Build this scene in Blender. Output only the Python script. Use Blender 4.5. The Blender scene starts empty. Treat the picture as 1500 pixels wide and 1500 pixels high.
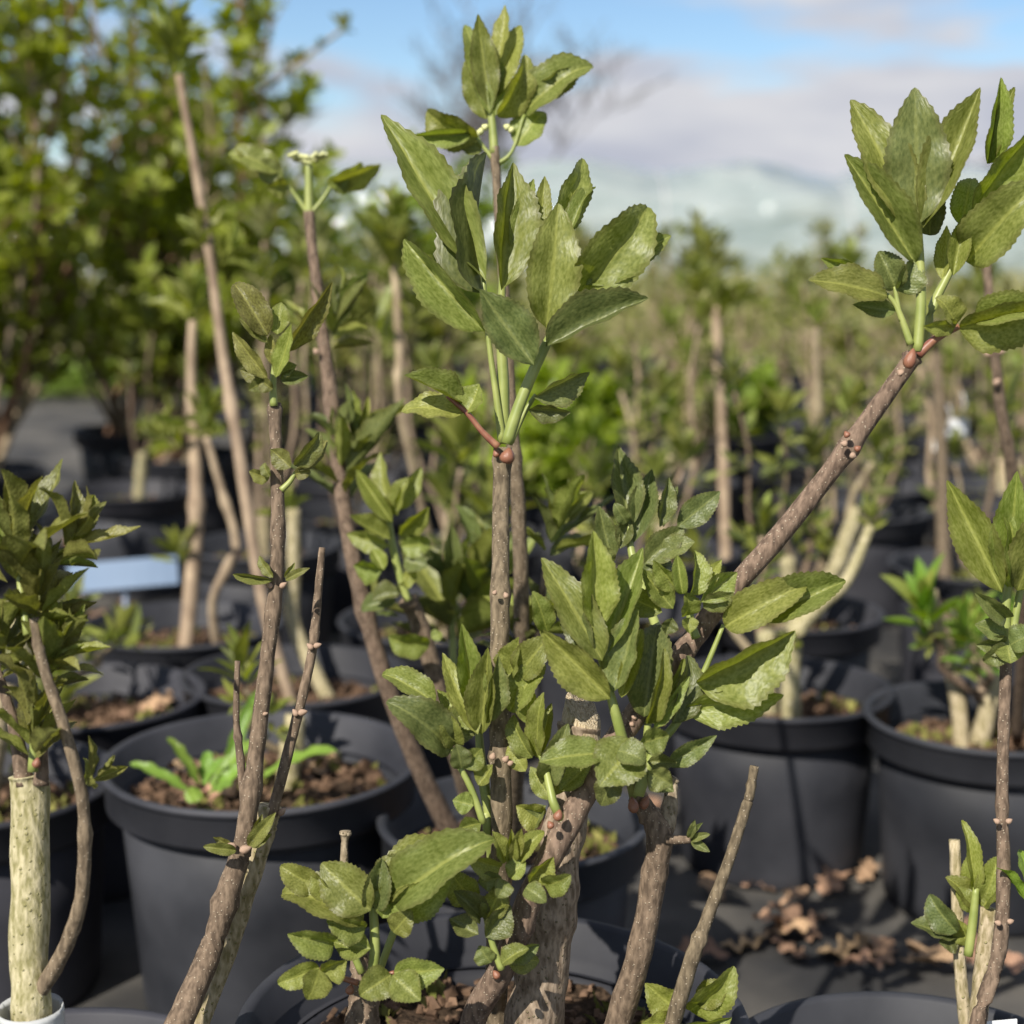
import bpy, math, random
from mathutils import Vector, Matrix, noise
R = math.radians
rnd = random.Random(7)
scn = bpy.context.scene
COL = scn.collection

# ------------------------------------------------------------------ camera
FPX, PITCH, CAMZ = 2300.0, R(9.87), 0.82
cam_d = bpy.data.cameras.new('camera')
cam_d.sensor_width = 36.0
cam_d.lens = 36.0 * FPX / 1500.0
cam_d.clip_start, cam_d.clip_end = 0.05, 3000.0
cam_d.dof.use_dof = True
cam_d.dof.focus_distance = 1.07
cam_d.dof.aperture_fstop = 4.8
cam = bpy.data.objects.new('camera', cam_d)
cam.location = (0, 0, CAMZ)
cam.rotation_euler = (math.pi / 2 - PITCH, 0, 0)
COL.objects.link(cam)
scn.camera = cam
CF = Vector((0, math.cos(PITCH), -math.sin(PITCH)))
CU = Vector((0, math.sin(PITCH), math.cos(PITCH)))
CX = Vector((1, 0, 0))
CC = Vector((0, 0, CAMZ))

def W(px, py, d):
    """Point of the place seen at photo pixel (1500 px frame), d metres into the scene."""
    return CC + (CF + CX * ((px - 750) / FPX) + CU * ((750 - py) / FPX)) * d

def on_plane(px, py, z):
    v = CF + CX * ((px - 750) / FPX) + CU * ((750 - py) / FPX)
    t = (z - CAMZ) / v.z
    return CC + v * t, t

# ------------------------------------------------------------------ sky and sun
SUN_EL, SUN_AZ = R(43), R(-149)        # azimuth measured from +Y towards +X
sun_dir = Vector((math.sin(SUN_AZ) * math.cos(SUN_EL), math.cos(SUN_AZ) * math.cos(SUN_EL), math.sin(SUN_EL)))
world = bpy.data.worlds.new('World')
scn.world = world
world.use_nodes = True
nt = world.node_tree
nt.nodes.clear()
def N(t, tree=None, **kw):
    n = (tree or nt).nodes.new(t)
    for k, v in kw.items():
        setattr(n, k, v)
    return n
out = N('ShaderNodeOutputWorld')
sky = N('ShaderNodeTexSky', sky_type='NISHITA')
sky.sun_disc = False
sky.sun_elevation = SUN_EL
sky.sun_rotation = SUN_AZ
sky.altitude = 300
sky.air_density, sky.dust_density, sky.ozone_density = 1.0, 0.0, 5.0
bg_sky = N('ShaderNodeBackground'); bg_sky.inputs['Strength'].default_value = 0.085
bg_cl = N('ShaderNodeBackground'); bg_cl.inputs['Strength'].default_value = 0.58
tc = N('ShaderNodeTexCoord')
mp = N('ShaderNodeMapping'); mp.inputs['Scale'].default_value = (2.6, 2.6, 11.0); mp.inputs['Location'].default_value = (2.35, 0.4, 0.55)
cn = N('ShaderNodeTexNoise'); cn.inputs['Scale'].default_value = 1.25; cn.inputs['Detail'].default_value = 7; cn.inputs['Roughness'].default_value = 0.52
cr = N('ShaderNodeValToRGB'); cr.color_ramp.elements[0].position = 0.455; cr.color_ramp.elements[1].position = 0.555; cr.color_ramp.interpolation = 'EASE'
cn2 = N('ShaderNodeTexNoise'); cn2.inputs['Scale'].default_value = 2.3; cn2.inputs['Detail'].default_value = 4
cc2 = N('ShaderNodeValToRGB')
cc2.color_ramp.elements[0].position = 0.35; cc2.color_ramp.elements[0].color = (0.62, 0.65, 0.76, 1)
cc2.color_ramp.elements[1].position = 0.65; cc2.color_ramp.elements[1].color = (0.92, 0.92, 0.95, 1)
mx = N('ShaderNodeMixShader')
L = nt.links.new
L(tc.outputs['Generated'], mp.inputs['Vector']); L(mp.outputs['Vector'], cn.inputs['Vector']); L(mp.outputs['Vector'], cn2.inputs['Vector'])
L(cn.outputs['Fac'], cr.inputs['Fac']); L(cn2.outputs['Fac'], cc2.inputs['Fac'])
L(sky.outputs['Color'], bg_sky.inputs['Color']); L(cc2.outputs['Color'], bg_cl.inputs['Color'])
L(cr.outputs['Color'], mx.inputs['Fac']); L(bg_sky.outputs[0], mx.inputs[1]); L(bg_cl.outputs[0], mx.inputs[2])
L(mx.outputs[0], out.inputs['Surface'])

sun_d = bpy.data.lights.new('sun', 'SUN')
sun_d.energy, sun_d.angle, sun_d.color = 5.0, R(0.53), (1.0, 0.94, 0.84)
sun = bpy.data.objects.new('sun', sun_d)
sun.rotation_euler = (-sun_dir).to_track_quat('-Z', 'Y').to_euler()
COL.objects.link(sun)
vs = scn.view_settings
vs.view_transform, vs.look, vs.exposure, vs.gamma = 'Standard', 'None', 0.5, 1.0
vs.use_curve_mapping = False
scn.cycles.use_denoising = True
scn.cycles.max_bounces = 6
scn.cycles.transparent_max_bounces = 6

# ------------------------------------------------------------------ materials
def mat(name, c1, c2, rough=0.7, nscale=20.0, bump=0.3, bdist=0.002, spec=0.4, detail=4, pos=(0.35, 0.68), objrand=0.0, stretch=None):
    m = bpy.data.materials.new(name); m.use_nodes = True
    t = m.node_tree; b = t.nodes['Principled BSDF']
    tcn = N('ShaderNodeTexCoord', t)
    src = tcn.outputs['Object']
    if stretch:
        mpp = N('ShaderNodeMapping', t); mpp.inputs['Scale'].default_value = stretch
        t.links.new(src, mpp.inputs['Vector']); src = mpp.outputs['Vector']
    nz = N('ShaderNodeTexNoise', t); nz.inputs['Scale'].default_value = nscale; nz.inputs['Detail'].default_value = detail
    rp = N('ShaderNodeValToRGB', t)
    rp.color_ramp.elements[0].position, rp.color_ramp.elements[1].position = pos
    rp.color_ramp.elements[0].color = (*c1, 1); rp.color_ramp.elements[1].color = (*c2, 1)
    t.links.new(src, nz.inputs['Vector']); t.links.new(nz.outputs['Fac'], rp.inputs['Fac'])
    col = rp.outputs['Color']
    if objrand:
        oi = N('ShaderNodeObjectInfo', t); hs = N('ShaderNodeHueSaturation', t)
        mr = N('ShaderNodeMapRange', t); mr.inputs['To Min'].default_value = 1 - objrand; mr.inputs['To Max'].default_value = 1 + objrand
        t.links.new(oi.outputs['Random'], mr.inputs['Value']); t.links.new(mr.outputs[0], hs.inputs['Value'])
        mr2 = N('ShaderNodeMapRange', t); mr2.inputs['To Min'].default_value = 0.485; mr2.inputs['To Max'].default_value = 0.515
        mm = N('ShaderNodeMath', t, operation='FRACT'); m7 = N('ShaderNodeMath', t, operation='MULTIPLY'); m7.inputs[1].default_value = 7.31
        t.links.new(oi.outputs['Random'], m7.inputs[0]); t.links.new(m7.outputs[0], mm.inputs[0]); t.links.new(mm.outputs[0], mr2.inputs['Value'])
        t.links.new(mr2.outputs[0], hs.inputs['Hue']); t.links.new(col, hs.inputs['Color']); col = hs.outputs['Color']
    t.links.new(col, b.inputs['Base Color'])
    b.inputs['Roughness'].default_value = rough
    b.inputs['Specular IOR Level'].default_value = spec
    if bump:
        bp = N('ShaderNodeBump', t); bp.inputs['Strength'].default_value = bump; bp.inputs['Distance'].default_value = bdist
        t.links.new(nz.outputs['Fac'], bp.inputs['Height']); t.links.new(bp.outputs['Normal'], b.inputs['Normal'])
    m['_col'] = 1
    return m, t, b, col

def leaf_mat(name, c1, c2, trans=0.3, rough=0.42, objrand=0.22, vein=True):
    m, t, b, col = mat(name, c1, c2, rough, 22, 0.3, 0.0012, 0.35, 2, (0.3, 0.7), objrand)
    if vein:
        uv = N('ShaderNodeUVMap', t); sx = N('ShaderNodeSeparateXYZ', t)
        t.links.new(uv.outputs['UV'], sx.inputs[0])
        ab = N('ShaderNodeMath', t, operation='ABSOLUTE')
        sb = N('ShaderNodeMath', t, operation='SUBTRACT'); sb.inputs[1].default_value = 0.5
        t.links.new(sx.outputs['X'], sb.inputs[0]); t.links.new(sb.outputs[0], ab.inputs[0])
        # side veins: run forward from the midrib
        ml = N('ShaderNodeMath', t, operation='MULTIPLY_ADD'); ml.inputs[1].default_value = -0.45
        t.links.new(ab.outputs[0], ml.inputs[0]); t.links.new(sx.outputs['Y'], ml.inputs[2])
        fr = N('ShaderNodeMath', t, operation='MULTIPLY'); fr.inputs[1].default_value = 75.0
        t.links.new(ml.outputs[0], fr.inputs[0])
        sn = N('ShaderNodeMath', t, operation='SINE'); t.links.new(fr.outputs[0], sn.inputs[0])
        # pale midrib
        lt = N('ShaderNodeMapRange', t); lt.inputs['From Min'].default_value = 0.015; lt.inputs['From Max'].default_value = 0.05
        lt.inputs['To Min'].default_value = 0.38; lt.inputs['To Max'].default_value = 0.0
        t.links.new(ab.outputs[0], lt.inputs['Value'])
        mxc = N('ShaderNodeMix', t, data_type='RGBA'); mxc.inputs['B'].default_value = (c2[0] * 1.7, c2[1] * 1.6, c2[2] * 1.5, 1)
        t.links.new(lt.outputs[0], mxc.inputs['Factor']); t.links.new(col, mxc.inputs['A'])
        # darker, slightly bronzed margin
        mg = N('ShaderNodeMapRange', t); mg.inputs['From Min'].default_value = 0.36; mg.inputs['From Max'].default_value = 0.5
        mg.inputs['To Min'].default_value = 0.0; mg.inputs['To Max'].default_value = 0.45
        t.links.new(ab.outputs[0], mg.inputs['Value'])
        mxd = N('ShaderNodeMix', t, data_type='RGBA'); mxd.inputs['B'].default_value = (0.10, 0.085, 0.03, 1)
        t.links.new(mg.outputs[0], mxd.inputs['Factor']); t.links.new(mxc.outputs['Result'], mxd.inputs['A'])
        col = mxd.outputs['Result']
        t.links.new(col, b.inputs['Base Color'])
        hn = [n for n in t.nodes if n.type == 'TEX_NOISE'][0]
        ad = N('ShaderNodeMath', t, operation='MULTIPLY_ADD'); ad.inputs[1].default_value = 0.07
        t.links.new(sn.outputs[0], ad.inputs[0]); t.links.new(hn.outputs['Fac'], ad.inputs[2])
        bp = [n for n in t.nodes if n.type == 'BUMP'][0]
        bp.inputs['Strength'].default_value = 0.35
        bp.inputs['Distance'].default_value = 0.0014
        fine = N('ShaderNodeTexNoise', t); fine.inputs['Scale'].default_value = 16; fine.inputs['Detail'].default_value = 1
        t.links.new(uv.outputs['UV'], fine.inputs['Vector']); hn = fine
        t.links.new(fine.outputs['Fac'], ad.inputs[2])
        t.links.new(ad.outputs[0], bp.inputs['Height'])
    tr = N('ShaderNodeBsdfTranslucent', t); mxs = N('ShaderNodeMixShader', t); mxs.inputs['Fac'].default_value = trans
    br = N('ShaderNodeMix', t, data_type='RGBA'); br.inputs['Factor'].default_value = 0.5; br.blend_type = 'MULTIPLY'
    g = N('ShaderNodeHueSaturation', t); g.inputs['Saturation'].default_value = 1.25; g.inputs['Value'].default_value = 1.5
    t.links.new(col, g.inputs['Color']); t.links.new(g.outputs['Color'], tr.inputs['Color'])
    t.nodes.remove(br)
    o = t.nodes['Material Output']
    t.links.new(b.outputs[0], mxs.inputs[1]); t.links.new(tr.outputs[0], mxs.inputs[2]); t.links.new(mxs.outputs[0], o.inputs['Surface'])
    return m

def bark_mat(name, c1, c2, dots, dotcol, bump=0.6):
    m, t, b, col = mat(name, c1, c2, 0.85, 300, bump * 1.0, 0.0016, 0.2, 8, (0.36, 0.64), 0.1, (1, 1, 0.35))
    v = N('ShaderNodeTexVoronoi', t); v.inputs['Scale'].default_value = dots
    tcn = N('ShaderNodeTexCoord', t); t.links.new(tcn.outputs['Object'], v.inputs['Vector'])
    mr = N('ShaderNodeMapRange', t); mr.inputs['From Min'].default_value = 0.13; mr.inputs['From Max'].default_value = 0.22
    mr.inputs['To Min'].default_value = 0.8; mr.inputs['To Max'].default_value = 0.0
    t.links.new(v.outputs['Distance'], mr.inputs['Value'])
    mc = N('ShaderNodeMix', t, data_type='RGBA'); mc.inputs['B'].default_value = (*dotcol, 1)
    t.links.new(mr.outputs[0], mc.inputs['Factor']); t.links.new(col, mc.inputs['A']); t.links.new(mc.outputs['Result'], b.inputs['Base Color'])
    bp = [n for n in t.nodes if n.type == 'BUMP'][0]; nz = [n for n in t.nodes if n.type == 'TEX_NOISE'][0]
    ad = N('ShaderNodeMath', t, operation='ADD'); t.links.new(nz.outputs['Fac'], ad.inputs[0]); t.links.new(mr.outputs[0], ad.inputs[1])
    t.links.new(ad.outputs[0], bp.inputs['Height'])
    return m

M = {}
M['leaf'] = leaf_mat('elder_leaf', (0.142, 0.168, 0.032), (0.262, 0.285, 0.078), 0.36)
M['leaf_dark'] = leaf_mat('elder_leaf_dusky', (0.085, 0.108, 0.030), (0.165, 0.186, 0.060), 0.26)  # darker leaf tone; also holds the shade of shadowed leaves in its colour
M['leaf_young'] = leaf_mat('elder_leaf_young', (0.165, 0.200, 0.034), (0.285, 0.315, 0.085), 0.40)
M['leaf_bronze'] = leaf_mat('elder_leaf_bronze', (0.115, 0.115, 0.030), (0.225, 0.232, 0.065), 0.30)
M['hedge_leaf'] = leaf_mat('hedge_leaf', (0.150, 0.205, 0.026), (0.340, 0.400, 0.075), 0.45, 0.35, 0.15, False)
M['field_leaf'] = leaf_mat('field_leaf', (0.18, 0.195, 0.065), (0.37, 0.36, 0.16), 0.35, 0.5, 0.1, False)
M['weed'] = leaf_mat('weed_leaf', (0.13, 0.24, 0.03), (0.22, 0.34, 0.06), 0.35, 0.35)
M['grass'] = leaf_mat('grass_blade', (0.13, 0.20, 0.03), (0.25, 0.32, 0.06), 0.3, 0.5, 0.1, False)
M['stalk'] = mat('green_stalk', (0.19, 0.23, 0.055), (0.30, 0.33, 0.10), 0.45, 60, 0.2, 0.001, 0.5)[0]
M['bark'] = bark_mat('brown_bark', (0.092, 0.067, 0.046), (0.215, 0.160, 0.110), 330, (0.42, 0.35, 0.26))
M['bark_pale'] = bark_mat('pale_bark', (0.22, 0.19, 0.09), (0.48, 0.41, 0.27), 190, (0.26, 0.24, 0.10), 0.8)
M['bark_grey'] = bark_mat('grey_bark', (0.15, 0.115, 0.075), (0.34, 0.275, 0.195), 230, (0.17, 0.15, 0.08), 0.9)
M['bark_far'] = mat('tan_bark', (0.20, 0.15, 0.10), (0.38, 0.30, 0.20), 0.8, 30, 0.3, 0.002, 0.2, objrand=0.25)[0]
M['bark_tree'] = mat('tree_bark', (0.13, 0.115, 0.12), (0.20, 0.18, 0.18), 0.9, 5, 0)[0]
M['bark_red'] = mat('reddish_bark', (0.12, 0.06, 0.035), (0.24, 0.14, 0.08), 0.8, 25, 0.3)[0]
M['cutwood'] = mat('torn_wood', (0.36, 0.28, 0.17), (0.62, 0.53, 0.38), 0.85, 260, 0.9, 0.003, 0.2, 5, stretch=(3, 3, 0.5))[0]
M['bud'] = mat('red_bud', (0.16, 0.045, 0.035), (0.33, 0.17, 0.09), 0.4, 90, 0.2, 0.001, 0.5)[0]
M['budpale'] = mat('pale_bud', (0.30, 0.19, 0.13), (0.46, 0.33, 0.24), 0.6, 120, 0.4, 0.001)[0]
M['flower'] = mat('flower_buds', (0.48, 0.50, 0.20), (0.68, 0.68, 0.36), 0.6, 120, 0.3, 0.001)[0]
M['pot'] = mat('black_plastic', (0.015, 0.016, 0.021), (0.044, 0.045, 0.053), 0.62, 7, 0.15, 0.002, 0.28, 10, objrand=0.2)[0]
M['soil'] = mat('potting_soil', (0.022, 0.015, 0.010), (0.085, 0.056, 0.036), 0.95, 160, 1.0, 0.006, 0.1, 8)[0]
M['chip'] = mat('bark_chip', (0.045, 0.027, 0.017), (0.20, 0.125, 0.08), 0.9, 40, 0.6, 0.003, 0.15, 4)[0]
M['moss'] = mat('moss', (0.09, 0.10, 0.02), (0.24, 0.22, 0.07), 0.9, 60, 0.8, 0.004, 0.15, 4)[0]
M['dead'] = mat('dead_leaf', (0.20, 0.115, 0.065), (0.48, 0.32, 0.20), 0.75, 30, 0.5, 0.003, 0.3, 4, objrand=0.35)[0]
M['label_shade_blue'] = mat('label_plastic', (0.17, 0.235, 0.34), (0.21, 0.28, 0.39), 0.4, 6, 0, 0.001, 0.4)[0]  # white plate; its bluish sky-lit shade is put into the base colour
M['label_white'] = mat('white_label', (0.74, 0.75, 0.76), (0.82, 0.83, 0.84), 0.35, 6, 0)[0]
M['ink'] = mat('grey_print', (0.16, 0.17, 0.20), (0.24, 0.25, 0.28), 0.5, 60, 0)[0]
M['collar'] = mat('grey_collar', (0.36, 0.37, 0.37), (0.48, 0.49, 0.49), 0.5, 20, 0.1)[0]
M['metal'] = mat('dull_steel', (0.3, 0.3, 0.3), (0.5, 0.5, 0.5), 0.4, 20, 0)[0]

# woven ground cloth
gm, t, b, col = mat('ground_cloth', (0.024, 0.024, 0.025), (0.125, 0.115, 0.100), 0.8, 4.5, 0, 0.002, 0.35, 9, (0.36, 0.72))
wv = N('ShaderNodeTexWave', t); wv.inputs['Scale'].default_value = 90; wv.inputs['Distortion'].default_value = 0.6
wv2 = N('ShaderNodeTexWave', t, bands_direction='Y'); wv2.inputs['Scale'].default_value = 90; wv2.inputs['Distortion'].default_value = 0.6
tcn = N('ShaderNodeTexCoord', t); t.links.new(tcn.outputs['Object'], wv.inputs['Vector']); t.links.new(tcn.outputs['Object'], wv2.inputs['Vector'])
mu = N('ShaderNodeMath', t, operation='ADD'); t.links.new(wv.outputs['Fac'], mu.inputs[0]); t.links.new(wv2.outputs['Fac'], mu.inputs[1])
bp = N('ShaderNodeBump', t); bp.inputs['Strength'].default_value = 0.35; bp.inputs['Distance'].default_value = 0.002
t.links.new(mu.outputs[0], bp.inputs['Height']); t.links.new(bp.outputs['Normal'], b.inputs['Normal'])
M['cloth'] = gm
M['earth'] = mat('field_ground', (0.10, 0.13, 0.035), (0.22, 0.23, 0.08), 0.95, 1.2, 0.5, 0.05, 0.1, 8)[0]
# plastic film
fm, t, b, col = mat('tunnel_film', (0.22, 0.265, 0.265), (0.31, 0.345, 0.34), 0.13, 1.6, 0.9, 0.16, 0.6, 6, stretch=(0.6, 1, 2.5))
M['film'] = fm

# ------------------------------------------------------------------ mesh helpers
def link(name, me, m, parent=None, mw=None, pinv=None):
    if m is not None and not me.materials:
        me.materials.append(m)
    o = bpy.data.objects.new(name, me)
    COL.objects.link(o)
    if parent is not None:
        o.parent = parent
        if pinv is not None:
            o.matrix_parent_inverse = pinv
    if mw is not None:
        o.matrix_basis = mw
    return o

def mesh(name, vs_, fs, smooth=True, uvs=None):
    me = bpy.data.meshes.new(name)
    me.from_pydata([tuple(v) for v in vs_], [], fs)
    if smooth:
        me.polygons.foreach_set('use_smooth', [True] * len(me.polygons))
    if uvs:
        ul = me.uv_layers.new(name='UVMap')
        li = [0] * len(me.loops); me.loops.foreach_get('vertex_index', li)
        flat = []
        for i in li:
            flat += uvs[i]
        ul.data.foreach_set('uv', flat)
    me.update()
    return me

def tag(o, label, cat, group=None, kind=None):
    if label: o['label'] = label
    if cat: o['category'] = cat
    if group: o['group'] = group
    if kind: o['kind'] = kind
    return o

def root(name, loc, label, cat, group=None):
    e = bpy.data.objects.new(name, None); COL.objects.link(e)
    e.location = loc; e.empty_display_size = 0.05
    return tag(e, label, cat, group)

def inv(e):
    return Matrix.Translation(-Vector(e.location))

def smooth_path(pts, per=5):
    """pts: list of (Vector, radius) -> Catmull-Rom resampled."""
    if len(pts) < 2: return pts
    P = [pts[0]] + list(pts) + [pts[-1]]
    o = []
    for i in range(1, len(P) - 2):
        p0, p1, p2, p3 = P[i - 1][0], P[i][0], P[i + 1][0], P[i + 2][0]
        for k in range(per):
            u = k / per
            v = 0.5 * ((2 * p1) + (p2 - p0) * u + (2 * p0 - 5 * p1 + 4 * p2 - p3) * u * u + (3 * p1 - p0 - 3 * p2 + p3) * u ** 3)
            o.append((v, P[i][1] * (1 - u) + P[i + 1][1] * u))
    o.append(P[-2])
    return o

def tube(VS, FS, path, n=10, nodes=(), wob=0.06, cap=True, seed=0):
    """append a tube along path [(Vector,r)] ; nodes = fractions where the stem swells."""
    k0 = len(VS)
    m = len(path)
    up = Vector((0.3, 0.2, 1)).normalized()
    for i, (p, r) in enumerate(path):
        a = path[max(0, i - 1)][0]; b_ = path[min(m - 1, i + 1)][0]
        t_ = (b_ - a)
        t_ = t_.normalized() if t_.length > 1e-9 else Vector((0, 0, 1))
        x = t_.cross(up)
        if x.length < 1e-3: x = t_.cross(Vector((1, 0, 0)))
        x.normalize(); y = x.cross(t_)
        f = i / max(1, m - 1)
        s = 1.0
        for q in nodes:
            s += 0.30 * math.exp(-((f - q) / 0.009) ** 2)
        for j in range(n):
            an = 2 * math.pi * j / n
            d = x * math.cos(an) + y * math.sin(an)
            rr = r * s
            if wob:
                rr *= 1 + wob * 2 * noise.noise((p + d * r) * (0.35 / max(r, 1e-4)) + Vector((seed, 0, 0)))
            VS.append(p + d * rr)
    for i in range(m - 1):
        for j in range(n):
            a = k0 + i * n + j; b_ = k0 + i * n + (j + 1) % n
            FS.append((a, b_, b_ + n, a + n))
    if cap:
        FS.append(tuple(k0 + (m - 1) * n + j for j in range(n)))
        FS.append(tuple(k0 + n - 1 - j for j in range(n)))

def prof(s):
    # half width of an elder leaflet, 0..0.5
    return 0.5 * min(1.0, 3.15 * (s ** 0.74) * ((1 - s) ** 0.98)) if 0 < s < 1 else 0.0

def leaf_geom(nseg=30, half=3, fold=0.4, bend=0.3, tip=0.0, teeth=True, ripple=0.03, ph=0.0, prf=prof):
    """unit leaf: base at origin, tip at (0,1,0), face up +Z."""
    cs = []; p = Vector((0, 0, 0)); cs.append((p.copy(), 0.0))
    for i in range(1, nseg + 1):
        s = (i - 0.5) / nseg
        th = bend * s + tip * max(0, s - 0.6) * 2
        p = p + Vector((0, math.cos(th), math.sin(th))) / nseg
        cs.append((p.copy(), th))
    e = cs[-1][0]; ang = math.atan2(e.z, e.y); ln = e.length
    rot = Matrix.Rotation(-ang, 3, 'X')
    VS, FS, UV = [], [], []
    nc = 2 * half + 1
    for i, (c, th) in enumerate(cs):
        s = i / nseg
        w = prf(s) if 0 < s < 1 else 0.004
        nrm = Vector((0, -math.sin(th), math.cos(th)))
        tng = Vector((0, math.cos(th), math.sin(th)))
        for j in range(-half, half + 1):
            q = j / half
            x = q * w
            off = tng * 0
            if teeth and abs(j) == half:
                x *= 1.03 if i % 2 else 0.965
                off = tng * (0.012 if i % 2 else 0)
            z = abs(x) * math.tan(fold) * (1 - 0.35 * abs(q)) + ripple * abs(q) * math.sin(s * 17 + ph + (1.3 if q > 0 else 0)) * min(1, w * 3)
            x *= math.cos(fold * 0.6)
            v = rot @ (c + nrm * z + off) / ln
            VS.append(Vector((x, v.y, v.z)))
            UV.append((0.5 + 0.5 * q, s))
    for i in range(nseg):
        for j in range(nc - 1):
            a = i * nc + j
            FS.append((a, a + 1, a + nc + 1, a + nc))
    return VS, FS, UV

HERO = {}
def hero_mesh(kind, k):
    key = (kind, k)
    if key not in HERO:
        r = random.Random(k * 13 + 5)
        fold = [0.45, 0.65, 0.8, 0.55, 0.9, 0.35][k % 6]
        bend = [-0.5, 0.45, -0.25, -0.9, 0.2, 0.7][(k * 5 + k // 6) % 6]
        tip = [0, -0.5, 0.3, -0.8][k % 4]
        v, f, u = leaf_geom(30, 3, fold, bend, tip, True, 0.035, r.uniform(0, 6))
        HERO[key] = mesh('leaf_' + kind, v, f, True, u)
        HERO[key].materials.append(M[kind])
    return HERO[key]
LOWG = [leaf_geom(6, 1, f_, b_, t_, False, 0.0) for f_, b_, t_ in ((0.3, -0.6, 0), (0.5, 0.4, -0.4), (0.2, -1.0, 0), (0.55, 0.1, 0.3))]
LOWM = {}
def low_mesh(kind, k):
    if (kind, k) not in LOWM:
        v, f, u = LOWG[k]
        me = mesh('leaf_small', v, f, True, u); me.materials.append(M[kind]); LOWM[(kind, k)] = me
    return LOWM[(kind, k)]

def leaf_matrix(base, tip, width, roll, toward=None):
    """leaf from base to tip; its face turned to `toward` then rolled about its own axis."""
    a = tip - base; ln = a.length; a.normalize()
    n = (toward if toward is not None else (CC - base)).normalized()
    n = n - a * n.dot(a)
    if n.length < 1e-4: n = a.orthogonal()
    n.normalize()
    n = Matrix.Rotation(roll, 3, a) @ n
    x = a.cross(n).normalized()
    m = Matrix((x * width, a * ln, n * (0.5 * ln + 0.5 * width))).transposed().to_4x4()
    m.translation = base
    return m

def add_leaf(parent, bx, by, tx, ty, w, d, kind='leaf', dd=None, roll=None, k=None):
    base = W(bx, by, d)
    ln = math.hypot(tx - bx, ty - by) / FPX * d
    if dd is None: dd = rnd.uniform(-0.45, 0.35)
    tip = W(tx, ty, d + dd * ln)
    if roll is None: roll = R(rnd.uniform(-38, 38))
    wm = w / FPX * d / max(0.75, math.cos(roll)) * 1.12
    me = hero_mesh(kind, rnd.randrange(12) if k is None else k)
    return link('leaf', me, None, parent, leaf_matrix(base, tip, wm, roll))

def px_path(pts, d):
    """[(px,py,r_px[,d])] -> [(Vector, r)]"""
    o = []
    for p in pts:
        dd = p[3] if len(p) > 3 else d
        o.append((W(p[0], p[1], dd), p[2] / FPX * dd))
    return o

def stem(parent, pts, d=1.06, m='bark', name='stem', nodes=(), n=12, per=6, wob=0.06):
    VS, FS = [], []
    tube(VS, FS, smooth_path(px_path(pts, d), per), n, nodes, wob, True, rnd.uniform(0, 50))
    return link(name, mesh(name, VS, FS), M[m], parent, None, inv(parent) if parent.type == 'EMPTY' else None)

def stalk(parent, pts, d, m='stalk', name='leaf_stalk'):
    return stem(parent, pts, d, m, name, (), 8, 4, 0.0)

def bud(parent, px, py, r, d, m='budpale', ang=0.0, lng=1.7):
    """small scaly bud, an egg with a pointed end; ang = direction in the picture plane."""
    key = 'bud_' + m
    if key not in HERO:
        VS, FS = [], []
        path = [(Vector((0, 0, z)), rr) for z, rr in ((0, .45), (.25, .85), (.6, 1.0), (1.0, .86), (1.4, .5), (1.7, .12))]
        tube(VS, FS, path, 8, (), 0.12, True)
        HERO[key] = mesh(key, VS, FS); HERO[key].materials.append(M[m])
    up = (CU * math.cos(ang) + CX * math.sin(ang)).normalized()
    q = up.to_track_quat('Z', 'Y').to_matrix().to_4x4()
    s = 0.78 * r / FPX * d
    lng *= 1.35
    px -= r * 0.75 * math.sin(ang); py += r * 0.75 * math.cos(ang)
    mm = Matrix.Translation(W(px, py, d)) @ q @ Matrix.Diagonal((s, s, s * lng / 1.7, 1))
    return link('bud', HERO[key], None, parent, mm)

def tuft_leaves(base, axis, size, n, r, wide=0.30, close=1.0):
    """rosette of leaflets round an axis: list of (base, tip, width, inward direction)."""
    axis = axis.normalized(); x = axis.orthogonal().normalized(); y = axis.cross(x)
    o = []
    for i in range(n):
        f = i / max(1, n - 1)
        ph = i * 2.4 + r.uniform(-0.4, 0.4)
        inc = R(80 - 66 * f + r.uniform(-12, 12)) * close
        out_ = x * math.cos(ph) + y * math.sin(ph)
        dr = (axis * math.cos(inc) + out_ * math.sin(inc)).normalized()
        b_ = base + axis * size * (0.05 + 0.55 * f) + out_ * size * 0.05
        ln = size * r.uniform(0.45, 0.85) * (0.65 + 0.5 * math.sin(math.pi * min(1, f + 0.15)))
        o.append((b_, b_ + dr * ln, ln * wide * r.uniform(0.8, 1.2), axis - out_ * 0.4))
    return o

def tuft(parent, base, axis, size, n, kinds, r, hero=False, wide=0.32, close=1.0, joined=False, m=None):
    lv = tuft_leaves(base, axis, size, n, r, wide, close)
    if joined:
        VS, FS, UV = [], [], []
        for (b_, t_, w_, nd) in lv:
            g = LOWG[r.randrange(4)]; mt = leaf_matrix(b_, t_, w_, R(r.uniform(-30, 30)), nd); k0 = len(VS)
            VS += [mt @ v for v in g[0]]; UV += g[2]
            FS += [tuple(i + k0 for i in f) for f in g[1]]
        o = link('leaf_cluster', mesh('leaf_cluster', VS, FS, True, UV), M[kinds[r.randrange(len(kinds))]], parent)
        o['kind'] = 'stuff'
        return
    for (b_, t_, w_, nd) in lv:
        kd = kinds[r.randrange(len(kinds))]
        me = hero_mesh(kd, r.randrange(12)) if hero else low_mesh(kd, r.randrange(4))
        link('leaf', me, None, parent, leaf_matrix(b_, t_, w_, R(r.uniform(-30, 30)), nd))
    return

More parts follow.
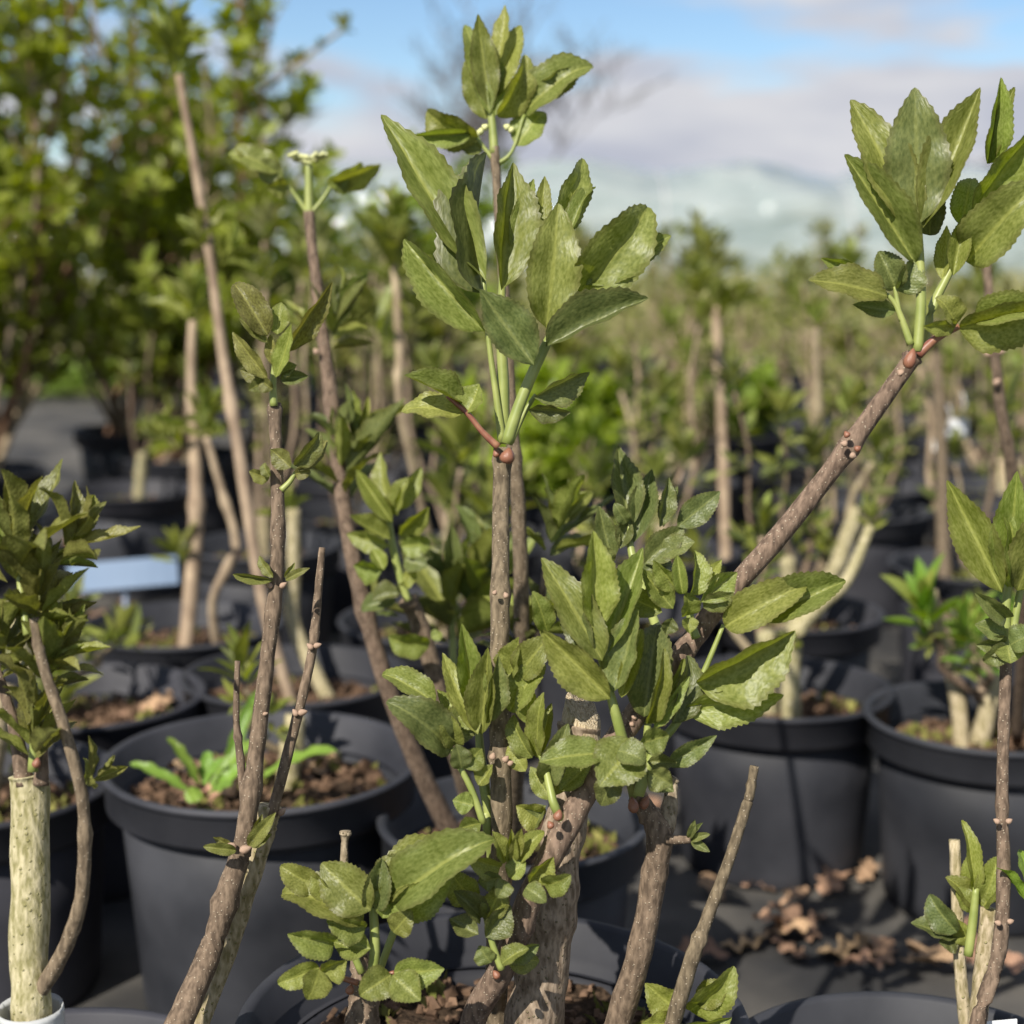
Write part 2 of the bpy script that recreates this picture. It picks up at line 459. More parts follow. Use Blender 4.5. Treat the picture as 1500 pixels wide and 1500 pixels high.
# ------------------------------------------------------------------ ground
def sheet(name, x0, x1, y0, y1, z, m, nx=1, ny=1, amp=0.0, sc=1.0):
    VS, FS = [], []
    for j in range(ny + 1):
        for i in range(nx + 1):
            x = x0 + (x1 - x0) * i / nx; y = y0 + (y1 - y0) * j / ny
            VS.append(Vector((x, y, z + (amp * noise.noise(Vector((x * sc, y * sc, 3.1))) if amp else 0))))
    for j in range(ny):
        for i in range(nx):
            a = j * (nx + 1) + i
            FS.append((a, a + 1, a + nx + 2, a + nx + 1))
    o = link(name, mesh(name, VS, FS), M[m]); o['kind'] = 'structure'
    return o
sheet('ground', -900, 900, -300, 1500, -0.012, 'earth')
sheet('ground_cloth', -7, 8, -2.5, 8.4, 0.0, 'cloth', 150, 110, 0.006, 2.2)

# ------------------------------------------------------------------ polytunnel
TY = 22.0
pt = root('polytunnel', (3.2, TY, 0), 'long low tunnel covered in wrinkled pale plastic film beyond the plants', 'greenhouse')
pinv = inv(pt)
TX = [-8.2, -5.6, -3.0, -0.4, 2.15, 4.75, 7.4, 10.0, 12.6, 15.2]
HT = [1.78, 1.82, 1.80, 1.75, 1.80, 1.70, 1.76, 1.80, 1.76, 1.79]
def arch(u, h, sag):
    a = math.pi * u
    return Vector((0, -1.9 * math.cos(a), (h - sag) * math.sin(a) ** 0.62))
for i in range(len(TX) - 1):
    VS, FS = [], []
    nx, nu = 26, 30
    for a in range(nx + 1):
        fx = a / nx
        x = TX[i] + (TX[i + 1] - TX[i]) * fx
        h = HT[i] + (HT[i + 1] - HT[i]) * fx + 0.19 * math.sin(math.pi * fx)
        for bq in range(nu + 1):
            u = bq / nu
            v = arch(u, h, 0)
            wr = 0.20 * noise.noise(Vector((x * 0.9, v.y * 1.1, v.z * 2.6))) + 0.11 * noise.noise(Vector((x * 2.2 + v.z * 1.5, 7, v.z * 5.5)))
            k = min(1, fx * 6, (1 - fx) * 6) * math.sin(math.pi * u) ** 0.5
            VS.append(Vector((x, TY + 1.9 + v.y - wr * k * 0.8, max(0, v.z + wr * k * 0.35))))
    for a in range(nx):
        for bq in range(nu):
            q = a * (nu + 1) + bq
            FS.append((q, q + nu + 1, q + nu + 2, q + 1))
    link('film_panel', mesh('film_panel', VS, FS), M['film'], pt, None, pinv)
for i, x in enumerate(TX):
    VS, FS = [], []
    tube(VS, FS, [(Vector((x, TY + 1.9, -0.02)) + arch(u / 24, HT[i] + 0.012, 0), 0.02) for u in range(25)], 6, (), 0)
    link('hoop', mesh('hoop', VS, FS), M['metal'], pt, None, pinv)

# ------------------------------------------------------------------ bare trees far behind
def bare_tree(px, d, h, spread, seed, label):
    r = random.Random(seed)
    b0 = W(px, 350, d); b0.z = 0
    e = root('bare_tree', b0, label, 'tree')
    T, TF, B, BF = [], [], [], []
    def grow(p, dr, ln, rad, lev):
        rad = max(rad, 0.021)
        path = [(p, rad)]
        q = p.copy(); dv = dr.copy()
        for k in range(4):
            dv = (dv + Vector((r.uniform(-.16, .16), r.uniform(-.16, .16), r.uniform(-.05, .12)))).normalized()
            q = q + dv * ln / 4
            path.append((q.copy(), max(0.016, rad * (1 - 0.16 * (k + 1)))))
        tube(T if lev < 1 else B, TF if lev < 1 else BF, path, 6 if lev < 2 else 3, (), 0, False)
        if lev >= 4: return
        nb = (7, 5, 5, 4)[lev]
        for k in range(nb):
            i = r.randint(3, 4) if lev == 0 else (4 if k == 0 else r.randint(1, 4))
            az = r.uniform(0, 2 * math.pi); sp = r.uniform(0.55, 1.35) * spread
            nd = (dv + Vector((math.cos(az) * sp, math.sin(az) * sp, 0.12))).normalized()
            grow(path[i][0], nd, ln * (r.uniform(0.85, 1.1) if lev == 0 else r.uniform(0.5, 0.75)), path[i][1] * 0.66, lev + 1)
    grow(b0.copy(), Vector((0, 0, 1)), h * 0.27, h * 0.022, 0)
    link('trunk', mesh('trunk', T, TF), M['bark_tree'], e, None, inv(e))
    link('crown', mesh('crown', B, BF), M['bark_tree'], e, None, inv(e))
bare_tree(772, 46, 9.6, 1.0, 3, 'bare grey tree with spreading twigs rising behind the middle of the tunnel')
bare_tree(325, 50, 8.6, 0.8, 8, 'bare tree rising behind the tall leafy shrubs')
bare_tree(1415, 70, 7.0, 0.9, 12, 'distant bare tree behind the end of the tunnel')

# ------------------------------------------------------------------ field of nursery stock (one green mass) and grass
def mass(name, label, cat, n, x0, x1, y0, y1, h0, h1, size, m, seed, twigs=0):
    r = random.Random(seed)
    VS, FS, UV = [], [], []
    g = [leaf_geom(2, 1, 0.4, b_, 0, False, 0) for b_ in (-0.6, 0.4)]
    for i in range(n):
        y = y0 + (y1 - y0) * r.random() ** 1.4
        x = r.uniform(x0, x1) * (y / y1)
        hh = h0 + (h1 - h0) * (0.5 + 0.5 * noise.noise(Vector((x * 1.5, y * 1.5, seed)))) + 0.1 * noise.noise(Vector((x * 5, y * 5, 2)))
        z = hh * (1 - r.random() ** 2.2)
        dr = Vector((r.gauss(0, .6), r.gauss(0, .6), r.uniform(-.1, 1))).normalized()
        s = size * r.uniform(0.6, 1.4)
        b_ = Vector((x, y, max(0.01, z)))
        mt = leaf_matrix(b_, b_ + dr * s, s * 0.4, R(r.uniform(-60, 60)), Vector((r.gauss(0, .4), -0.3, 1)))
        gg = g[i % 2]; k0 = len(VS)
        VS += [mt @ v for v in gg[0]]; UV += gg[2]; FS += [tuple(q + k0 for q in f) for f in gg[1]]
    o = link(name, mesh(name, VS, FS, True, UV), M[m])
    tag(o, label, cat, None, 'stuff')
    if twigs:
        VS, FS = [], []
        for i in range(twigs):
            y = y0 + (y1 - y0) * r.random() ** 1.4; x = r.uniform(x0, x1) * (y / y1)
            p = Vector((x, y, 0)); q = p + Vector((r.uniform(-.12, .12), r.uniform(-.1, .1), r.uniform(h0, h1 * 1.1)))
            tube(VS, FS, [(p, 0.009), (p.lerp(q, .5) + Vector((r.uniform(-.03, .03), 0, 0)), 0.007), (q, 0.004)], 4, (), 0, False)
        tw = link(name + '_stems', mesh(name + '_stems', VS, FS), M['bark_far'], o); tw['kind'] = 'stuff'
mass('nursery_field', 'mass of young green nursery plants filling the ground before the tunnel', 'plants', 20000, -6.0, 6.8, 8.6, 19, 0.28, 0.52, 0.075, 'field_leaf', 4, 900)
mass('grass', 'bright low grass strip at the edge of the ground cloth', 'grass', 7000, -3.2, 3.4, 8.0, 9.6, 0.05, 0.16, 0.09, 'grass', 9)

# ------------------------------------------------------------------ pots
def lathe(pr, n=56):
    VS, FS = [], []
    for (r_, z) in pr:
        for j in range(n):
            a = 2 * math.pi * j / n
            VS.append(Vector((r_ * math.cos(a), r_ * math.sin(a), z)))
    for i in range(len(pr) - 1):
        for j in range(n):
            a = i * n + j; b_ = i * n + (j + 1) % n
            FS.append((a, b_, b_ + n, a + n))
    return VS, FS
POTM = {}
def pot_meshes(D, h):
    if (D, h) in POTM: return POTM[(D, h)]
    Ro = D / 2; rb = Ro * 0.80; bz = h - 0.042
    rt = Ro - 0.013
    def rr(z): return rb + (rt - rb) * z / h
    body = [(0.001, 0.004), (rb - 0.012, 0.004), (rb - 0.010, 0.0), (rb - 0.003, 0.0), (rb, 0.005), (rr(0.02), 0.02), (rr(h * .5), h * .5), (rr(bz), bz), (rr(bz) - 0.003, bz + 0.001), (rr(bz) - 0.004, h - 0.06), (rb - 0.004, 0.012)]
    v, f = lathe(body); mb = mesh('pot_wall', v, f)
    rim = [(rr(bz) - 0.003, bz + 0.003), (Ro - 0.003, bz), (Ro - 0.001, bz + 0.002), (Ro - 0.0005, h - 0.008), (Ro + 0.003, h - 0.006), (Ro + 0.0045, h - 0.003), (Ro + 0.003, h), (Ro - 0.002, h + 0.0005), (Ro - 0.006, h - 0.002), (Ro - 0.008, h - 0.03), (Ro - 0.012, h - 0.034), (rr(bz) - 0.004, h - 0.065)]
    v, f = lathe(rim); mr_ = mesh('rim', v, f)
    # soil
    sols = []
    for s in range(3):
        VS, FS = [], []
        n, rings = 36, 9; sr = rr(h - 0.055) - 0.002
        VS.append(Vector((0, 0, h - 0.05)))
        for i in range(1, rings + 1):
            for j in range(n):
                a = 2 * math.pi * j / n; q = sr * i / rings
                x, y = q * math.cos(a), q * math.sin(a)
                VS.append(Vector((x, y, h - 0.052 + 0.012 * noise.noise(Vector((x * 18, y * 18, s * 5))) + 0.01 * noise.noise(Vector((x * 60, y * 60, s))) + 0.006 * (1 - (i / rings) ** 2))))
        for j in range(n): FS.append((0, 1 + j, 1 + (j + 1) % n))
        for i in range(rings - 1):
            for j in range(n):
                a = 1 + i * n + j; b_ = 1 + i * n + (j + 1) % n
                FS.append((a, a + n, b_ + n, b_))
        ms = mesh('soil', VS, FS)
        CV, CFc = [], []
        r = random.Random(s + 40)
        for i in range(520):
            q = sr * 0.96 * math.sqrt(r.random()); a = r.uniform(0, 6.283)
            c = Vector((q * math.cos(a), q * math.sin(a), h - 0.046 + r.uniform(-.004, .006)))
            sx, sy, sz = (r.uniform(.0018, .006) * (2.2 if r.random() < .08 else 1) for _ in range(3))
            mt = Matrix.Translation(c) @ Matrix.Rotation(r.uniform(0, 6), 4, 'Z') @ Matrix.Rotation(r.uniform(-.6, .6), 4, 'X')
            k0 = len(CV)
            CV += [mt @ Vector((x * sx, y * sy, z * sz * .6)) * 1.0 for x, y, z in ((-1, -.8, -1), (1, -1, -1), (.8, 1, -1), (-1, .7, -1), (-.7, -.6, 1), (.6, -.7, 1), (.7, .6, 1), (-.6, .8, 1))]
            CFc += [tuple(k0 + q2 for q2 in f) for f in ((4, 5, 6, 7), (0, 1, 5, 4), (1, 2, 6, 5), (2, 3, 7, 6), (3, 0, 4, 7))]
        mc = mesh('soil_chips', CV, CFc, False)
        GV, GF, GU = [], [], []
        g = leaf_geom(2, 1, .4, -.4, 0, False, 0)
        for i in range(520):
            q = sr * 0.95 * math.sqrt(r.random()); a = r.uniform(0, 6.283)
            if noise.noise(Vector((q * math.cos(a) * 14, q * math.sin(a) * 14, s * 3.3))) < 0.02: continue
            c = Vector((q * math.cos(a), q * math.sin(a), h - 0.047))
            dr = Vector((r.gauss(0, .7), r.gauss(0, .7), 1)).normalized(); ln = r.uniform(.006, .022)
            mt = leaf_matrix(c, c + dr * ln, ln * .55, 0, Vector((r.gauss(0, 1), r.gauss(0, 1), .6)))
            k0 = len(GV); GV += [mt @ v_ for v_ in g[0]]; GU += g[2]; GF += [tuple(q2 + k0 for q2 in f) for f in g[1]]
        mg = mesh('moss', GV, GF, True, GU)
        sols.append((ms, mc, mg))
    POTM[(D, h)] = (mb, mr_, sols)
    return POTM[(D, h)]
npot = [0]
POTS = []
def pot(x, y, D, h, label, group=None):
    npot[0] += 1
    mb, mr_, sols = pot_meshes(D, h)
    e = root('plant_pot', (x, y, 0), label, 'plant pot', group)
    e.rotation_euler = (0, 0, npot[0] * 1.7)
    w_ = link('pot_wall', mb, M['pot'], e); link('rim', mr_, M['pot'], e)
    ms, mc, mg = sols[npot[0] % 3]
    s = link('soil', ms, M['soil'], e)
    c = link('soil_chips', mc, M['chip'], s); c['kind'] = 'stuff'
    g = link('moss', mg, M['moss'], s); g['kind'] = 'stuff'
    POTS.append((x, y, D, h))
    return e
def pot_px(px, py, D, h, label, group=None):
    p, t_ = on_plane(px, py, h)
    pot(p.x, p.y, D, h, label, group)
    return Vector((p.x, p.y, h - 0.05))
big, mid = (0.335, 0.27), (0.30, 0.24)
s_fg = pot_px(722, 1492, 0.36, 0.27, 'black pot holding the shrub with the thick sawn-off trunk')
s_l = pot_px(60, 1630, 0.29, 0.24, 'black pot at the foot of the pale smooth trunk with grey collar')
s_r = pot_px(1352, 1600, 0.29, 0.24, 'black pot holding a thin-stemmed shrub and a white label')
s_1 = pot_px(385, 1108, *big, 'wide black pot with a green dandelion-like weed in it')
s_2 = pot_px(752, 1195, 0.27, 0.24, 'black pot directly behind the pot of the sawn-off trunk')
s_3 = pot_px(125, 1016, *mid, 'black pot with pinkish dead leaves on the soil beside the weedy pot')
s_3b = pot_px(-28, 1142, 0.29, 0.24, 'black pot standing against the weedy pot, behind the pale trunk')
s_4 = pot_px(432, 985, *mid, 'black pot with brown bark soil just behind the weedy pot')
s_5 = pot_px(268, 912, *mid, 'black pot with mossy soil in front of the blank shade-tinted label')
s_6 = pot_px(195, 716, *mid, 'black pot behind the blank shade-tinted label')
s_A = pot_px(1136, 1003, *mid, 'dusty black pot with a leaf shadow on its side')
s_B = pot_px(1450, 1046, *mid, 'grey-black pot with a pale pruned shrub next to the dusty pot')
s_C = pot_px(1165, 893, 0.27, 0.24, 'black pot right behind the dusty pot with the leaf shadow')
s_D = pot_px(1428, 826, *mid, 'black pot behind the grey-black pot with the pale pruned shrub')
s_F = pot_px(640, 905, *mid, 'black pot between the bark-soil pot and the stems of the tall shrub')
s_G = pot_px(905, 900, *mid, 'black pot behind the dusky leaf rosette')

# ------------------------------------------------------------------ generic young elders for the rows
def row_elder(x, y, z0, hgt, seed, label, group, lod, kinds=('leaf', 'leaf_young', 'leaf_dark'), pale=True, nst=None, leafy=1.0):
    r = random.Random(seed)
    e = root('elder_shrub', (x, y, z0 - 0.01), label, 'shrub', group)
    def seg(pts, m, name='stem'):
        VS, FS = [], []
        tube(VS, FS, smooth_path(pts, 4), 7, [0.3, 0.62, 0.9], 0.05, True, seed)
        return link(name, mesh(name, VS, FS), M[m], e)
    th = 0.05
    if pale:
        th = r.uniform(0.08, 0.17); lean = r.uniform(-.03, .03)
        seg([(Vector((0, 0, -0.01)), .014), (Vector((lean * .5, 0, th * .5)), .0125), (Vector((lean, r.uniform(-.02, .02), th)), .012)], 'bark_pale', 'trunk')
    for i in range(nst or r.randint(3, 5)):
        a = r.uniform(0, 6.283); sp = r.uniform(0.02, 0.13)
        b0 = Vector((r.uniform(-.012, .012), r.uniform(-.012, .012), th * r.uniform(0.15, 0.8) if pale else 0))
        hh = hgt * r.uniform(0.55, 1.0)
        tp = Vector((math.cos(a) * sp, math.sin(a) * sp, hh))
        m1 = b0.lerp(tp, .4) + Vector((math.cos(a), math.sin(a), 0)) * sp * .3 + Vector((r.uniform(-.015, .015), r.uniform(-.015, .015), 0))
        r0 = r.uniform(.004, .007)
        st = seg([(b0, r0), (m1, r0 * .85), (b0.lerp(tp, .75), r0 * .7), (tp, r0 * .6)], r.choice(('bark_far', 'bark_far', 'bark')))
        dr = (tp - m1).normalized()
        joined = lod > 0
        nl = 14 if lod == 0 else (12 if lod == 1 else 9)
        tuft(st, tp, (dr + Vector((0, 0, .6))), r.uniform(.055, .09) * leafy, nl, kinds, r, False, 0.36, 0.75, joined)
        for q in (0.35, 0.5, 0.65, 0.78, 0.9):
            if r.random() < 0.75:
                p = b0.lerp(tp, q) + (Vector((math.cos(a), math.sin(a), 0)) * sp * .15)
                sd = Vector((r.gauss(0, 1), r.gauss(0, 1), .7))
                tuft(st, p, sd, r.uniform(.03, .06) * leafy, 7 if lod < 2 else 5, kinds, r, False, 0.36, 0.9, joined)
    return e

# explicit pots first
NEARG = 'young elders in the rows close behind'
row_elder(s_1.x + 0.02, s_1.y + .03, s_1.z, 0.16, 21, 'short pruned elder stub in the pot with the weed', None, 0, nst=1)
row_elder(s_3.x - .06, s_3.y, s_3.z, 0.16, 22, 'low elder with thin stems in the pot with pinkish dead leaves', None, 0, nst=2)
row_elder(s_3b.x, s_3b.y, s_3b.z, 0.20, 23, 'low elder in the pot standing against the weedy pot', None, 0, nst=2)
row_elder(s_6.x, s_6.y + .03, s_6.z, 0.48, 24, 'elder in the pot behind the blank shade-tinted label', None, 0)
row_elder(s_B.x - .01, s_B.y + .02, s_B.z, 0.17, 25, 'pale heavily pruned elder with low green tufts in the grey-black pot', None, 0, ('leaf_young', 'weed'), nst=4)
row_elder(s_C.x, s_C.y, s_C.z, 0.42, 26, 'elder with leaning yellowish stubs in the pot behind the dusty pot', None, 0)
row_elder(s_D.x, s_D.y, s_D.z, 0.44, 27, 'elder with a straight pink-brown stem behind the grey-black pot', None, 0)
row_elder(s_F.x, s_F.y, s_F.z, 0.34, 28, 'leafy elder behind the stems of the tall flowering shrub', None, 0, leafy=1.2)
row_elder(s_G.x, s_G.y, s_G.z, 0.30, 29, 'elder in the pot behind the dusky leaf rosette', None, 0)
row_elder(s_A.x + .0, s_A.y + .03, s_A.z, 0.26, 30, 'elder with a leaning yellow-brown trunk in the dusty pot', None, 0, nst=2)
# rows behind
POTS += [(0.10, 3.45, 0.42, 0.27), (-0.42, 4.9, 0.42, 0.27), (0.62, 4.5, 0.42, 0.27)]
rr_ = random.Random(77)
y = 2.95; row = 0
while y < 7.9:
    x = -0.34 * y - 0.6 + (0.19 if row % 2 else 0)
    while x < 0.36 * y + 0.25:
        px = 750 + x / y * FPX
        X, Y = x + rr_.uniform(-.05, .05), y + rr_.uniform(-.05, .05)
        ok = all((X - a) ** 2 + (Y - b_) ** 2 > ((D + .31) / 2) ** 2 for a, b_, D, h in POTS)
        if px < 335 and y > 3.3: ok = False              # the tall leafy shrubs stand there
        if ok and rr_.random() < 0.93:
            pot(X, Y, *mid, 'black nursery pot in the blurred rows further back', 'pots in the rows further back')
            lod = 0 if y < 3.2 else (1 if y < 5 else 2)
            row_elder(X, Y, 0.19, rr_.uniform(.40, .60) * (1.12 if px < 900 or y > 4.5 else 1.0), 100 + len(POTS), 'young elder with tan stems and green leaf tufts in the blurred rows further back', 'young elders in the rows further back', lod,
                      ('leaf', 'leaf_young', 'field_leaf', 'field_leaf'), rr_.random() < .75, nst=rr_.randint(4, 6), leafy=1.1 if y < 4 else 1.3)
        x += 0.385
    y += 0.40 if y < 4.5 else 0.5
    row += 1

# ------------------------------------------------------------------ tall leafy shrubs (left)
def tall_shrub(x, y, hgt, spread, nst, seed, label, leaves):
    r = random.Random(seed)
    pot(x, y, *big, 'wide black pot holding the ' + ' '.join(label.replace(',', '').split()[:11]))
    e = root('leafy_shrub', (x, y, 0.21), label, 'shrub')
    VS, FS, UV = [], [], []
    g = [leaf_geom(3, 1, .35, b_, 0, False, 0) for b_ in (-.7, .3)]
    for i in range(nst):
        a = r.uniform(0, 6.283); sp = spread * math.sqrt(r.random())
        b0 = Vector((r.uniform(-.07, .07), r.uniform(-.07, .07), 0))
        tp = Vector((math.cos(a) * sp, math.sin(a) * sp, hgt * r.uniform(.6, 1)))
        pts = [(b0, .011)]
        for k in range(1, 6):
            f = k / 5
            q = b0.lerp(tp, f) + Vector((math.cos(a), math.sin(a), 0)) * sp * .35 * math.sin(math.pi * f) + Vector((r.uniform(-.03, .03), r.uniform(-.03, .03), 0))
            pts.append((q, .011 - .0085 * f))
        sp_ = smooth_path(pts, 4)
        TV, TF = [], []
        tube(TV, TF, sp_, 6, (), .05, True, seed)
        # side twigs
        tw = []
        for k in range(15):
            j = r.randint(4, len(sp_) - 2); p = sp_[j][0]
            dv = Vector((r.gauss(0, .6), r.gauss(0, .6), r.uniform(.3, 1))).normalized() * r.uniform(.10, .28) * min(1, hgt / .7)
            path = [(p, .0035), (p + dv * .5 + Vector((0, 0, .01)), .0028), (p + dv, .0015)]
            tube(TV, TF, path, 4, (), 0, False); tw.append(path)
        st = link('stem', mesh('stem', TV, TF), M[r.choice(('bark_far', 'bark_red', 'bark_far'))], e)
        hl = 0.85 if hgt < 1.5 else 0.62
        spots = [(q, sp_[min(len(sp_) - 1, k + 1)][0] - sp_[k - 1][0]) for k, (q, _) in enumerate(sp_) if k > 4]
        for path in tw:
            for f in (.3, .5, .7, .85, 1.0): spots.append((path[0][0].lerp(path[2][0], f), path[2][0] - path[0][0]))
        for q, ax in spots:
            if r.random() > leaves * (1.0 if q.z < 0.75 else hl): continue
            if q.z < .25 and r.random() < .6: continue
            ax = ax.normalized(); o1 = ax.orthogonal().normalized()
            ph = r.uniform(0, 6.28)
            for s in range(r.choice((2, 4, 4, 6))):
                ou = Matrix.Rotation(ph + s * math.pi + (s // 2) * 1.3, 3, ax) @ o1
                ln = r.uniform(.034, .068)
                dr = (ou + ax * r.uniform(.2, 1.3) + Vector((0, 0, .2))).normalized()
                mt = leaf_matrix(q, q + dr * ln, ln * .52, R(r.uniform(-40, 40)), ax + Vector((0, 0, .5)))
                gg = g[s % 2]; k0 = len(VS)
                VS += [mt @ v for v in gg[0]]; UV += gg[2]; FS += [tuple(z + k0 for z in f) for f in gg[1]]
    o = link('foliage', mesh('foliage', VS, FS, True, UV), M['hedge_leaf'], e); o['kind'] = 'stuff'
tall_shrub(-1.30, 3.75, 1.75, .40, 19, 1, 'tall dense shrub with bright green leaves and reddish stems, foremost of the leafy shrubs', .85)
tall_shrub(-0.86, 4.05, 1.25, .30, 13, 2, 'leafy shrub at the open end of the tall green hedge', .8)
tall_shrub(-1.62, 4.25, 1.95, .44, 18, 3, 'tallest bright green shrub at the back of the leafy hedge', .8)
tall_shrub(-1.12, 4.60, 1.60, .40, 13, 4, 'bushy green shrub behind the reddish-stemmed leafy shrub', .8)
tall_shrub(-0.42, 4.9, 0.80, .30, 10, 5, 'low bright green bush between the pots and the hedge end', .9)
tall_shrub(0.10, 3.45, 0.27, .17, 11, 6, 'compact fresh green bush behind the main stem', .95)
tall_shrub(0.62, 4.5, 0.22, .17, 9, 7, 'small fresh green bush among the rows beyond the dusty pot', .95)

# ------------------------------------------------------------------ HERO: shrub with sawn trunk
base = Vector((W(740, 1560, 1.1).x, s_fg.y, s_fg.z))
H = root('elder_shrub', base, 'large elder shrub with thick sawn-off trunk, long brown stems and pale green leaf rosettes', 'shrub')
trunk = stem(H, [(778, 1660, 44, 1.12), (782, 1500, 41, 1.1), (800, 1400, 38, 1.09), (818, 1280, 33, 1.08), (835, 1170, 31, 1.08), (846, 1085, 31, 1.08), (850, 1062, 30, 1.08)], m='bark_grey', name='trunk', n=22, per=10, wob=.13)
VS, FS = [], []
c0 = W(850, 1075, 1.08); ax = (W(856, 1020, 1.08) - c0).normalized(); xx = ax.cross(CF).normalized(); yy = xx.cross(ax)
ns = 22
for i in range(7):
    for j in range(ns):
        a = 2 * math.pi * j / ns
        rr2 = 30 / FPX * 1.08 * (1.02 - .02 * i) * (1 + .07 * noise.noise(Vector((a * 3, i * .4, 2))))
        hz = (i / 6) * (.021 + .010 * math.sin(a * 1.0 + .6) + .006 * noise.noise(Vector((a * 4, 0, 7))))
        VS.append(c0 - ax * .004 + ax * hz + (xx * math.cos(a) + yy * math.sin(a)) * rr2)
for i in range(6):
    for j in range(ns):
        a = i * ns + j; b_ = i * ns + (j + 1) % ns
        FS.append((a, b_, b_ + ns, a + ns))
VS.append(c0 + ax * .010); k = len(VS) - 1
for j in range(ns): FS.append((6 * ns + j, 6 * ns + (j + 1) % ns, k))
link('torn_wood', mesh('torn_wood', VS, FS), M['cutwood'], trunk)

S1 = stem(H, [(738, 1640, 17, 1.13), (728, 1500, 17, 1.12), (728, 1400, 16.5, 1.1), (735, 1240, 16.5, 1.06), (733, 1110, 15.5, 1.05), (731, 1000, 15, 1.05), (733, 870, 13.5, 1.05), (734, 740, 13, 1.06), (737, 655, 13.5, 1.06)], nodes=(.50, .745, .965))
S2 = stem(H, [(680, 1640, 20, 1.08), (692, 1500, 19, 1.07), (735, 1420, 19, 1.05), (775, 1320, 19, 1.04), (825, 1220, 20, 1.03), (900, 1090, 18.5, 1.04), (980, 985, 17.5, 1.05), (1050, 890, 16, 1.06), (1150, 775, 15, 1.06), (1243, 655, 14, 1.05), (1320, 548, 12.5, 1.04), (1338, 520, 13, 1.04)], nodes=(.24, .44, .82, .965))
S3 = stem(H, [(860, 1650, 24, 1.12), (905, 1500, 20, 1.1), (938, 1390, 19, 1.08), (957, 1290, 18.5, 1.07), (966, 1225, 20, 1.06), (948, 1190, 15, 1.06), (932, 1165, 14, 1.06)], nodes=(.52, .80))
stem(S3, [(966, 1230, 17, 1.06), (978, 1195, 14, 1.065), (985, 1150, 8, 1.07), (990, 1140, 7, 1.07)], m='bark_grey', name='snag')
tw = stem(S3, [(968, 1226, 9, 1.06), (985, 1230, 7, 1.05), (1012, 1230, 5, 1.045)], name='twig')
for q in ((1010, 1230, 1018, 1200, 12), (1012, 1230, 1040, 1222, 12), (1012, 1232, 1040, 1248, 14), (1012, 1228, 1030, 1205, 10)):
    add_leaf(S3, *q, 1.045, 'leaf_dark')
S4 = stem(H, [(940, 1640, 12, 1.10), (985, 1500, 12, 1.06), (1012, 1410, 12, 1.05), (1038, 1340, 9, 1.05), (1068, 1260, 8.5, 1.05), (1092, 1185, 8, 1.05), (1098, 1165, 7, 1.05), (1105, 1122, 6, 1.05)], name='dry_twig', nodes=(.36, .42, .9, .985))
S5 = stem(H, [(545, 1680, 26, 1.10), (538, 1560, 26, 1.07), (533, 1500, 25, 1.06), (534, 1462, 24, 1.06), (528, 1425, 15, 1.06), (526, 1390, 13, 1.065)], m='bark', name='stub', nodes=(.70,), wob=.15)
stem(S5, [(522, 1410, 6, 1.075), (506, 1330, 6, 1.08), (504, 1270, 6, 1.08), (505, 1232, 5, 1.08), (506, 1222, 9, 1.08), (506, 1217, 8, 1.08)], m='bark_grey', name='dry_snag')

def leaves(par, d, rows, kind='leaf'):
    for q in rows:
        kd = kind; ex = {}
        if len(q) > 5:
            for it in q[5:]:
                if isinstance(it, str): kd = it
                else: ex.update(it)
        add_leaf(par, *q[:5], d + rnd.uniform(-.006, .006), kd, **ex)
Y_, D_, B_ = 'leaf_young', 'leaf_dark', 'leaf_bronze'
# top rosette
stalk(S1, [(736, 648, 7), (727, 580, 5), (716, 500, 4), (708, 405, 3)], 1.06)
stalk(S1, [(738, 650, 9), (737, 560, 9), (734, 480, 7), (736, 400, 5)], 1.065)
stalk(S1, [(742, 650, 9), (762, 590, 9), (790, 525, 8), (820, 470, 6), (868, 405, 4)], 1.045)
stalk(S1, [(730, 655, 6), (706, 632, 4.5), (684, 605, 4), (655, 580, 3)], 1.045, 'bud')
stalk(S1, [(748, 648, 5), (768, 605, 4), (785, 578, 3)], 1.06)
leaves(S1, 1.055, [
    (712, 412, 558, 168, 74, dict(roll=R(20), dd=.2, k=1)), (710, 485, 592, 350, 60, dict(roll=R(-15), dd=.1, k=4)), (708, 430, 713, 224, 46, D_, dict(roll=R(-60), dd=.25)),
    (734, 425, 752, 238, 74, Y_, dict(roll=R(25), dd=.2, k=2)), (790, 350, 798, 258, 26, Y_, dict(dd=.3)), (808, 350, 853, 232, 44, dict(dd=.3, roll=R(30))), (826, 370, 872, 276, 22, Y_, dict(dd=.3)),
    (748, 360, 782, 262, 28, Y_, dict(dd=.3))])
leaves(S1, 1.035, [
    (800, 480, 818, 298, 76, dict(roll=R(8), dd=-.1, k=0)), (846, 432, 948, 303, 86, dict(roll=R(12), dd=-.05, k=3)), (858, 418, 983, 345, 62, dict(roll=R(-20), dd=.1, k=1)),
    (800, 508, 950, 437, 56, D_, dict(roll=R(-28), dd=0, k=4)), (782, 535, 703, 424, 74, D_, dict(roll=R(10), dd=-.1, k=2))])
leaves(S1, 1.045, [(676, 592, 592, 550, 34, dict(roll=R(40))), (682, 604, 588, 603, 38, dict(roll=R(45))), (682, 606, 702, 562, 46), (782, 582, 864, 545, 42, D_, dict(roll=R(35))), (774, 600, 836, 604, 28, D_)])
bud(S1, 744, 668, 15, 1.045, 'bud', .15, 1.5); bud(S1, 727, 664, 8, 1.05, 'bud', -.4, 1.5)
VSq = []
for (px, py, rad) in ((741, 1112, 7), (722, 1108, 7), (748, 1118, 6), (741, 872, 6), (725, 868, 5)):
    bud(S1, px, py, rad, 1.035, 'budpale', rnd.uniform(-1.2, 1.2), 1.5)
